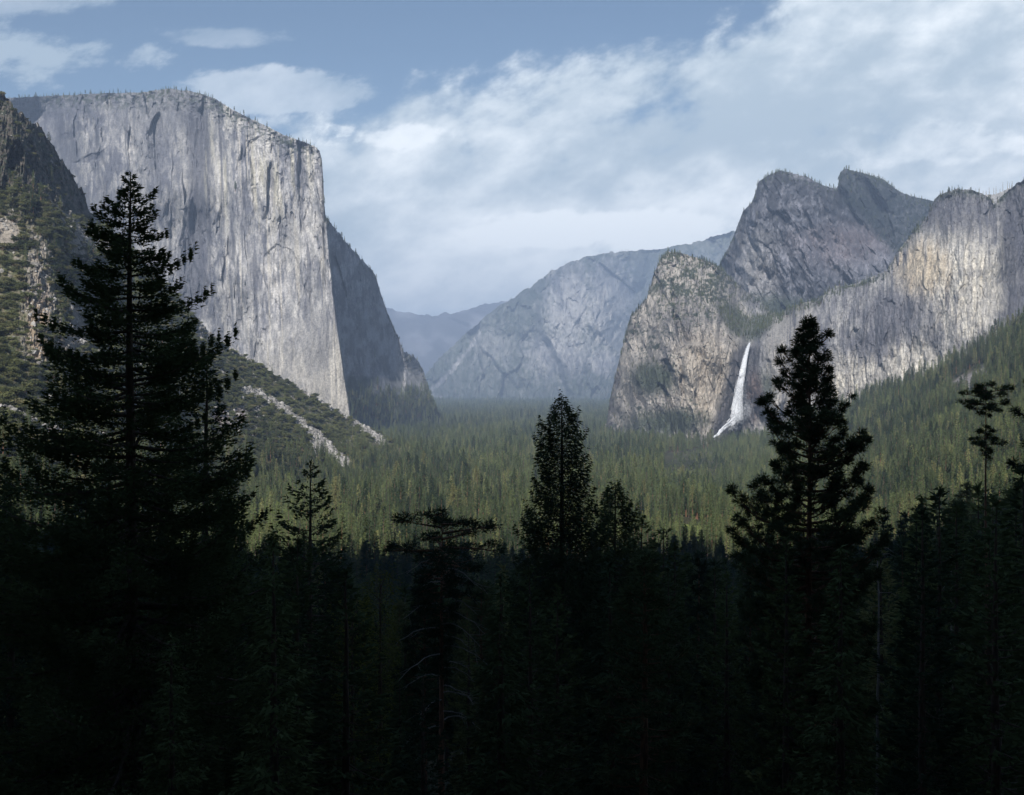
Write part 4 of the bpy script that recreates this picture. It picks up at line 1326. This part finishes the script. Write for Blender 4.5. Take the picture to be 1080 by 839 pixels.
# ---- brush on the talus slope
sT, sC = shrub(900)
sTm = sT.mesh('stem', M_bark, True); sCm = sC.mesh('foliage', M_brush)
bw = lambda px, py, P, cr: np.clip(1.05 - bare_l(px, py), 0.02, 1) * (1 - chute_mask(px, py)) * (px > -60) * (px < 510) / (1 + P[..., 1] / 600) * sstep(-0.35, 0.1, fbm(px / 5, py / 4, 3, 1700))
p = sheet_points('talus_slope', 24000, bw, rw)
s_ = np.clip(rw.lognormal(1.0, 0.42, len(p)), 1.0, 7.5)
nearest = np.argsort(-(s_ / np.maximum(p[:, 1], 1)) * ((540 + p[:, 0] / p[:, 1] * F) < 120) * ((540 + p[:, 0] / p[:, 1] * F) > 0))[:1]
bush = link('shrub', None, None, label='rounded green shrub, largest on the brushy left slope', category='shrub')
bush.location = p[nearest[0]]; bush.scale = (s_[nearest[0]],) * 3
link('stem', sTm, bush); link('foliage', sCm, bush)
turn = np.zeros((len(p), 3)); turn[:, 2] = rw.uniform(0, 6.28, len(p))
br = point_object('brush', p, dict(tree_scale=('FLOAT_VECTOR', svec(s_, rw, 0.9, 1.4) * np.array([[1, 1, 0.9]])), tree_turn=('FLOAT_VECTOR', turn), tree_kind=('INT', np.zeros(len(p), np.int32))), kind='stuff',
                  label='green brush dotting the talus slope')
scatter_modifier(br, [(0, list(bush.children))])

# ---- loose blocks in the chutes
ico = np.array([(0, 0, 1), (0.89, 0, .45), (.28, .85, .45), (-.72, .53, .45), (-.72, -.53, .45), (.28, -.85, .45), (.72, .53, -.45), (-.28, .85, -.45), (-.89, 0, -.45), (-.28, -.85, -.45), (.72, -.53, -.45), (0, 0, -1)])
icf = np.array([(0, 1, 2), (0, 2, 3), (0, 3, 4), (0, 4, 5), (0, 5, 1), (1, 6, 2), (2, 6, 7), (2, 7, 3), (3, 7, 8), (3, 8, 4), (4, 8, 9), (4, 9, 5), (5, 9, 10), (5, 10, 1), (1, 10, 6), (6, 11, 7), (7, 11, 8), (8, 11, 9), (9, 11, 10), (10, 11, 6)])
pb = sheet_points('talus_slope', 9000, lambda px, py, P, cr: (chute_mask(px, py) + 0.10 * bare_l(px, py) * (py > 230) + 0.004) * (px > -40) * (px < 500), rw)
nb_ = len(pb)
sz_ = np.clip(rw.lognormal(0.35, 0.5, nb_), 0.5, 6.0)
vb_ = ico[None] * rw.uniform(0.55, 1.15, (nb_, 12, 1)) * (sz_[:, None, None] * rw.uniform(0.6, 1.2, (nb_, 1, 3))) + pb[:, None] + np.array([0, 0, 0.3])
tm_ = mesh_from('talus', vb_.reshape(-1, 3), (icf[None] + (np.arange(nb_) * 12)[:, None, None]).reshape(-1, 3), [M_slope])
set_col(tm_, 'albedo', np.repeat(lerp(np.array((0.17, 0.16, 0.145)), np.array((0.45, 0.43, 0.40)), rw.uniform(0, 1, nb_)), 12, 0))
link('talus', tm_, None, kind='stuff', label='pale loose rock blocks in the gullies of the left slope')

# ---- dead snags on the far rim
sh = SHEETS['far_rim']
for k in range(14):
    pxs = 1022 + k * 3.6 + rngd.uniform(-1.5, 1.5)
    c_ = int(np.argmin(np.abs(sh['PX'][0] - pxs)))
    q = sh['P'][-1, c_]
    H = rngd.uniform(12, 34)
    b_ = Bag(); tz_ = np.linspace(0, 1, 5)
    b_.add(*tube(np.stack([tz_ * rngd.normal(0, 1.0), tz_ * 0, tz_ * H], 1), 0.9 * (1 - tz_) + 0.3, 5))
    for j in range(7):
        zz_ = H * rngd.uniform(0.35, 0.95); a = rngd.uniform(0, 6.28); l_ = rngd.uniform(1.5, 4)
        b_.add(*tube([[0, 0, zz_], [math.cos(a) * l_, math.sin(a) * l_, zz_ + 0.5]], [0.3, 0.15], 3))
    o = link('dead_tree', b_.mesh('dead_tree', M_dead, True), None, label='bare grey snag on the skyline rim at far right', category='dead tree', group='dead snags on the right skyline')
    o.location = (q[0], q[1], q[2] - 2)

# ------------------------------------------------------------ waterfall
m_w, t, out = base_mat('falling_water')
geo = t.node('ShaderNodeNewGeometry')
mp = t.node('ShaderNodeMapping'); t.nt.links.new(geo.outputs['Position'], mp.inputs['Vector'])
mp.inputs['Scale'].default_value = (1, 1, 0.12)
nz = t.noise(mp.outputs[0], 0.5, 4, 0.6)
b = t.node('ShaderNodeBsdfPrincipled'); b.inputs['Base Color'].default_value = (0.88, 0.90, 0.93, 1); b.inputs['Roughness'].default_value = 0.6
tl = t.node('ShaderNodeBsdfTranslucent'); tl.inputs[0].default_value = (0.9, 0.92, 0.95, 1)
tp_ = t.node('ShaderNodeBsdfTransparent')
mx = t.node('ShaderNodeMixShader'); mx.inputs[0].default_value = 0.3
t.nt.links.new(b.outputs[0], mx.inputs[1]); t.nt.links.new(tl.outputs[0], mx.inputs[2])
mx2 = t.node('ShaderNodeMixShader'); att = t.node('ShaderNodeAttribute', attribute_name='thin')
thr = t.m('ADD', 0.20, t.m('MULTIPLY', att.outputs['Fac'], 0.30))
t.nt.links.new(t.smooth(nz, thr, t.m('ADD', thr, 0.22)), mx2.inputs[0])
t.nt.links.new(tp_.outputs[0], mx2.inputs[1]); t.nt.links.new(mx.outputs[0], mx2.inputs[2])
t.nt.links.new(mx2.outputs[0], out.inputs['Surface'])
cl = np.array([(791.5, 360.5), (789, 366), (786.5, 376), (784, 388), (781.5, 400), (779.5, 412), (778, 424), (777, 434), (775.5, 442), (773, 446)], float)
wdt_ = np.array([0.8, 1.1, 1.6, 2.0, 2.4, 2.9, 3.5, 4.2, 5.0, 5.6])
rwf = np.random.default_rng(3)
wf = Bag()
shb = SHEETS['cathedral_cliff']


def cliff_y(px_, py_, rad=4.0):
    ci = np.abs(shb['PX'][0] - px_) < rad
    sub = (np.abs(shb['PY'][:, ci] - py_) < rad)
    return float(shb['P'][:, ci, 1][sub].min())


clY = [cliff_y(a_, b_) - 14 for a_, b_ in cl]
clY = list(np.minimum.accumulate(clY))
Yf = clY[-1]
print('fall depth', clY)


def wpt(px_, py_, Y):
    return np.array([(px_ - 540) / F * Y, Y, (HOR - py_) / F * Y])


thin = []
for k in range(80):
    o1 = np.clip(rwf.normal(0, 0.7), -2.0, 2.0); o2 = rwf.normal(0, 0.5)
    pts_ = []
    e0 = rwf.uniform(0.0, 0.12); e1 = rwf.uniform(0.75, 1.0)
    ss = np.linspace(e0, e1, 24) * (len(cl) - 1)
    for s in ss:
        cx = np.interp(s, range(len(cl)), cl[:, 0]); cy = np.interp(s, range(len(cl)), cl[:, 1]); wv_ = np.interp(s, range(len(cl)), wdt_)
        pts_.append(wpt(cx + o1 * wv_ + 0.25 * math.sin(s * 2 + k), cy, np.interp(s, range(len(cl)), clY) + o2 * wv_ * 1.2))
    wv = np.interp(ss, range(len(cl)), wdt_) * 2.6 * 0.17
    wf.add(*tube(pts_, wv * (0.5 + 0.6 * rwf.uniform()), 6))
    thin += [abs(o1)] * (24 * 6)
wme = wf.mesh('waterfall', m_w, True)
set_col(wme, 'thin', np.repeat(np.array(thin)[:, None] * 0.5, 3, 1))
link('waterfall', wme, None, kind='structure', label='white waterfall dropping down the dark alcove of the cliff')
# spray running down the rocks
run = Bag()
rl = np.array([(776, 442), (770, 447), (764, 451), (760, 455), (756, 459), (752, 462)], float)
rlY = [min(cliff_y(a_, b_, 5.0) - 12, Yf - 5) for a_, b_ in rl]
for k in range(34):
    o1 = rwf.normal(0, 1.5)
    ss = np.linspace(0, rwf.uniform(2.5, 5.0), 12)
    pts_ = [wpt(np.interp(s, range(6), rl[:, 0]) + 0.5 * rwf.normal(), np.interp(s, range(6), rl[:, 1]) + o1 * (1 - s / 6), np.interp(s, range(6), rlY)) for s in ss]
    run.add(*tube(pts_, np.linspace(3.4, 1.2, 12) * rwf.uniform(0.6, 1.1), 5))
link('cascade', run.mesh('cascade', m_w, True), None, kind='structure', label='white water running down the rocks at the foot of the fall')


# mist at the foot: thousands of wisps of spray
def vol_mat(name, col, dens, aniso=0.0):
    m_, t_, o_ = base_mat(name)
    pv = t_.node('ShaderNodeVolumePrincipled')
    pv.inputs['Color'].default_value = (*col, 1)
    pv.inputs['Density'].default_value = dens
    pv.inputs['Anisotropy'].default_value = aniso
    t_.nt.links.new(pv.outputs[0], o_.inputs['Volume'])
    return m_


def blobmesh(name, parts, mat, seed=1):
    V_ = Bag(); rng = np.random.default_rng(seed)
    for (c, r_) in parts:
        th_ = np.linspace(0, np.pi, 14); ph = np.linspace(0, 2 * np.pi, 21)[:-1]
        A, B = np.meshgrid(th_, ph, indexing='ij')
        v_ = np.stack([np.sin(A) * np.cos(B), np.sin(A) * np.sin(B), np.cos(A)], 2)
        k_ = 1 + 0.22 * fbm(A * 2 + seed, B * 1.0, 3, seed)
        k_[:, -1] = k_[:, -1]
        v_ = v_ * np.array(r_)[None, None] * 1.0
        q = np.array(c)[None, None] + v_
        f_ = []
        for i in range(13):
            for j in range(20):
                f_.append((i * 20 + j, i * 20 + (j + 1) % 20, (i + 1) * 20 + (j + 1) % 20, (i + 1) * 20 + j))
        V_.add(q.reshape(-1, 3), f_)
    return V_.mesh(name, mat, True)


m_mist, t, out = base_mat('mist')
b = t.node('ShaderNodeBsdfDiffuse'); b.inputs[0].default_value = (0.9, 0.92, 0.95, 1)
tl = t.node('ShaderNodeBsdfTranslucent'); tl.inputs[0].default_value = (0.9, 0.92, 0.95, 1)
tp_ = t.node('ShaderNodeBsdfTransparent')
mx = t.node('ShaderNodeMixShader'); t.nt.links.new(b.outputs[0], mx.inputs[1]); t.nt.links.new(tl.outputs[0], mx.inputs[2])
mx2 = t.node('ShaderNodeMixShader'); mx2.inputs[0].default_value = 0.16
t.nt.links.new(tp_.outputs[0], mx2.inputs[1]); t.nt.links.new(mx.outputs[0], mx2.inputs[2])
t.nt.links.new(mx2.outputs[0], out.inputs['Surface'])
mc = []
for (cx, cy, sx_, sy_, n_) in ((787, 432, 7.0, 8.0, 900), (778, 440, 6.0, 5.0, 1100), (768, 450, 8.0, 4.5, 800), (781, 415, 4.5, 14.0, 700), (757, 458, 5.0, 3.0, 300)):
    for k in range(n_):
        a_ = rwf.normal(cx, sx_ * 0.62); b_ = rwf.normal(cy, sy_ * 0.62)
        mc.append(wpt(a_, b_, Yf - 6 - abs(rwf.normal(0, 22))))
mc = np.array(mc)
mv, mf = leaf_tris(mc, rwf.normal(size=mc.shape), rwf.uniform(2.2, 5.0, len(mc)), rwf.uniform(2.2, 5.0, len(mc)), rwf)
link('mist', mesh_from('mist', mv, mf, [m_mist]), None, kind='stuff', label='spray mist drifting at the foot of the waterfall')

# ------------------------------------------------------------ unseen clouds placed up-sun to lay shade on the peaks
m_c, t, out = base_mat('cloud')
geo = t.node('ShaderNodeNewGeometry')
nz = t.noise(geo.outputs['Position'], 0.0035, 6, 0.6)
tcc = t.node('ShaderNodeTexCoord'); vl = t.node('ShaderNodeVectorMath', operation='DISTANCE')
t.nt.links.new(tcc.outputs['Generated'], vl.inputs[0]); vl.inputs[1].default_value = (0.5, 0.5, 0.5)
soft_ = t.smooth(t.m('ADD', vl.outputs['Value'], t.m('MULTIPLY', t.m('SUBTRACT', nz, 0.5), 0.4)), 0.52, 0.28)
df = t.node('ShaderNodeBsdfDiffuse'); df.inputs[0].default_value = (0.9, 0.9, 0.9, 1)
tl = t.node('ShaderNodeBsdfTranslucent'); tl.inputs[0].default_value = (0.9, 0.9, 0.9, 1)
mx = t.node('ShaderNodeMixShader'); t.nt.links.new(df.outputs[0], mx.inputs[1]); t.nt.links.new(tl.outputs[0], mx.inputs[2])
tr_ = t.node('ShaderNodeBsdfTransparent')
mx2 = t.node('ShaderNodeMixShader'); t.nt.links.new(t.m('MULTIPLY', t.m('MULTIPLY', t.smooth(nz, 0.15, 0.50), soft_), 1.0), mx2.inputs[0])
t.nt.links.new(tr_.outputs[0], mx2.inputs[1]); t.nt.links.new(mx.outputs[0], mx2.inputs[2])
t.nt.links.new(mx2.outputs[0], out.inputs['Surface'])


def shade_cloud(px_, py_, Y, alt, rx_, ry_, rz_, lab):
    q = Vector(wpt(px_, py_, Y))
    c = q + S * ((alt - q.z) / S.z)
    o = link('cloud', blobmesh('cloud', [(tuple(c), (rx_, ry_, rz_))], m_c, 9), None, kind='structure', label=lab)
    return o


shade_cloud(895, 250, 4000, 2700, 800, 720, 110, 'unseen cloud placed to shade the double summit')
shade_cloud(1035, 190, 2860, 2600, 330, 210, 60, 'unseen cloud placed to shade the right rim')

# ------------------------------------------------------------ haze
bm_v = np.array([(-19000, -19000, -290), (19000, -19000, -290), (19000, 19000, -290), (-19000, 19000, -290), (-19000, -19000, 1330), (19000, -19000, 1330), (19000, 19000, 1330), (-19000, 19000, 1330)], float)
bm_f = np.array([(0, 3, 2, 1), (4, 5, 6, 7), (0, 1, 5, 4), (1, 2, 6, 5), (2, 3, 7, 6), (3, 0, 4, 7)])
M_haze = vol_mat('haze_air', (0.55, 0.715, 1.0), 0.000084, 0.0)
link('haze', mesh_from('haze', bm_v, bm_f, [M_haze]), None, kind='stuff')

# ------------------------------------------------------------ labels: tell look-alikes apart by order across the view
ORD = ['leftmost', 'second from left', 'third from left', 'fourth from left', 'fifth from left', 'sixth from left', 'seventh from left', 'eighth from left',
       'ninth from left', 'tenth from left', 'eleventh from left', 'twelfth from left', 'thirteenth from left', 'fourteenth from left']
same = {}
for o in bpy.data.objects:
    if o.parent is None and 'label' in o and 'category' in o:
        same.setdefault(o['label'], []).append(o)
for lab, obs in same.items():
    if len(obs) > 1:
        obs.sort(key=lambda q: q.location.x / q.location.y)
        for i_, o in enumerate(obs):
            o['label'] = f"{lab}, {ORD[min(i_, 13)]}" if len(f"{lab} {ORD[min(i_, 13)]}".split()) <= 16 else f"{lab.replace('in the ', '')}, {ORD[min(i_, 13)]}"
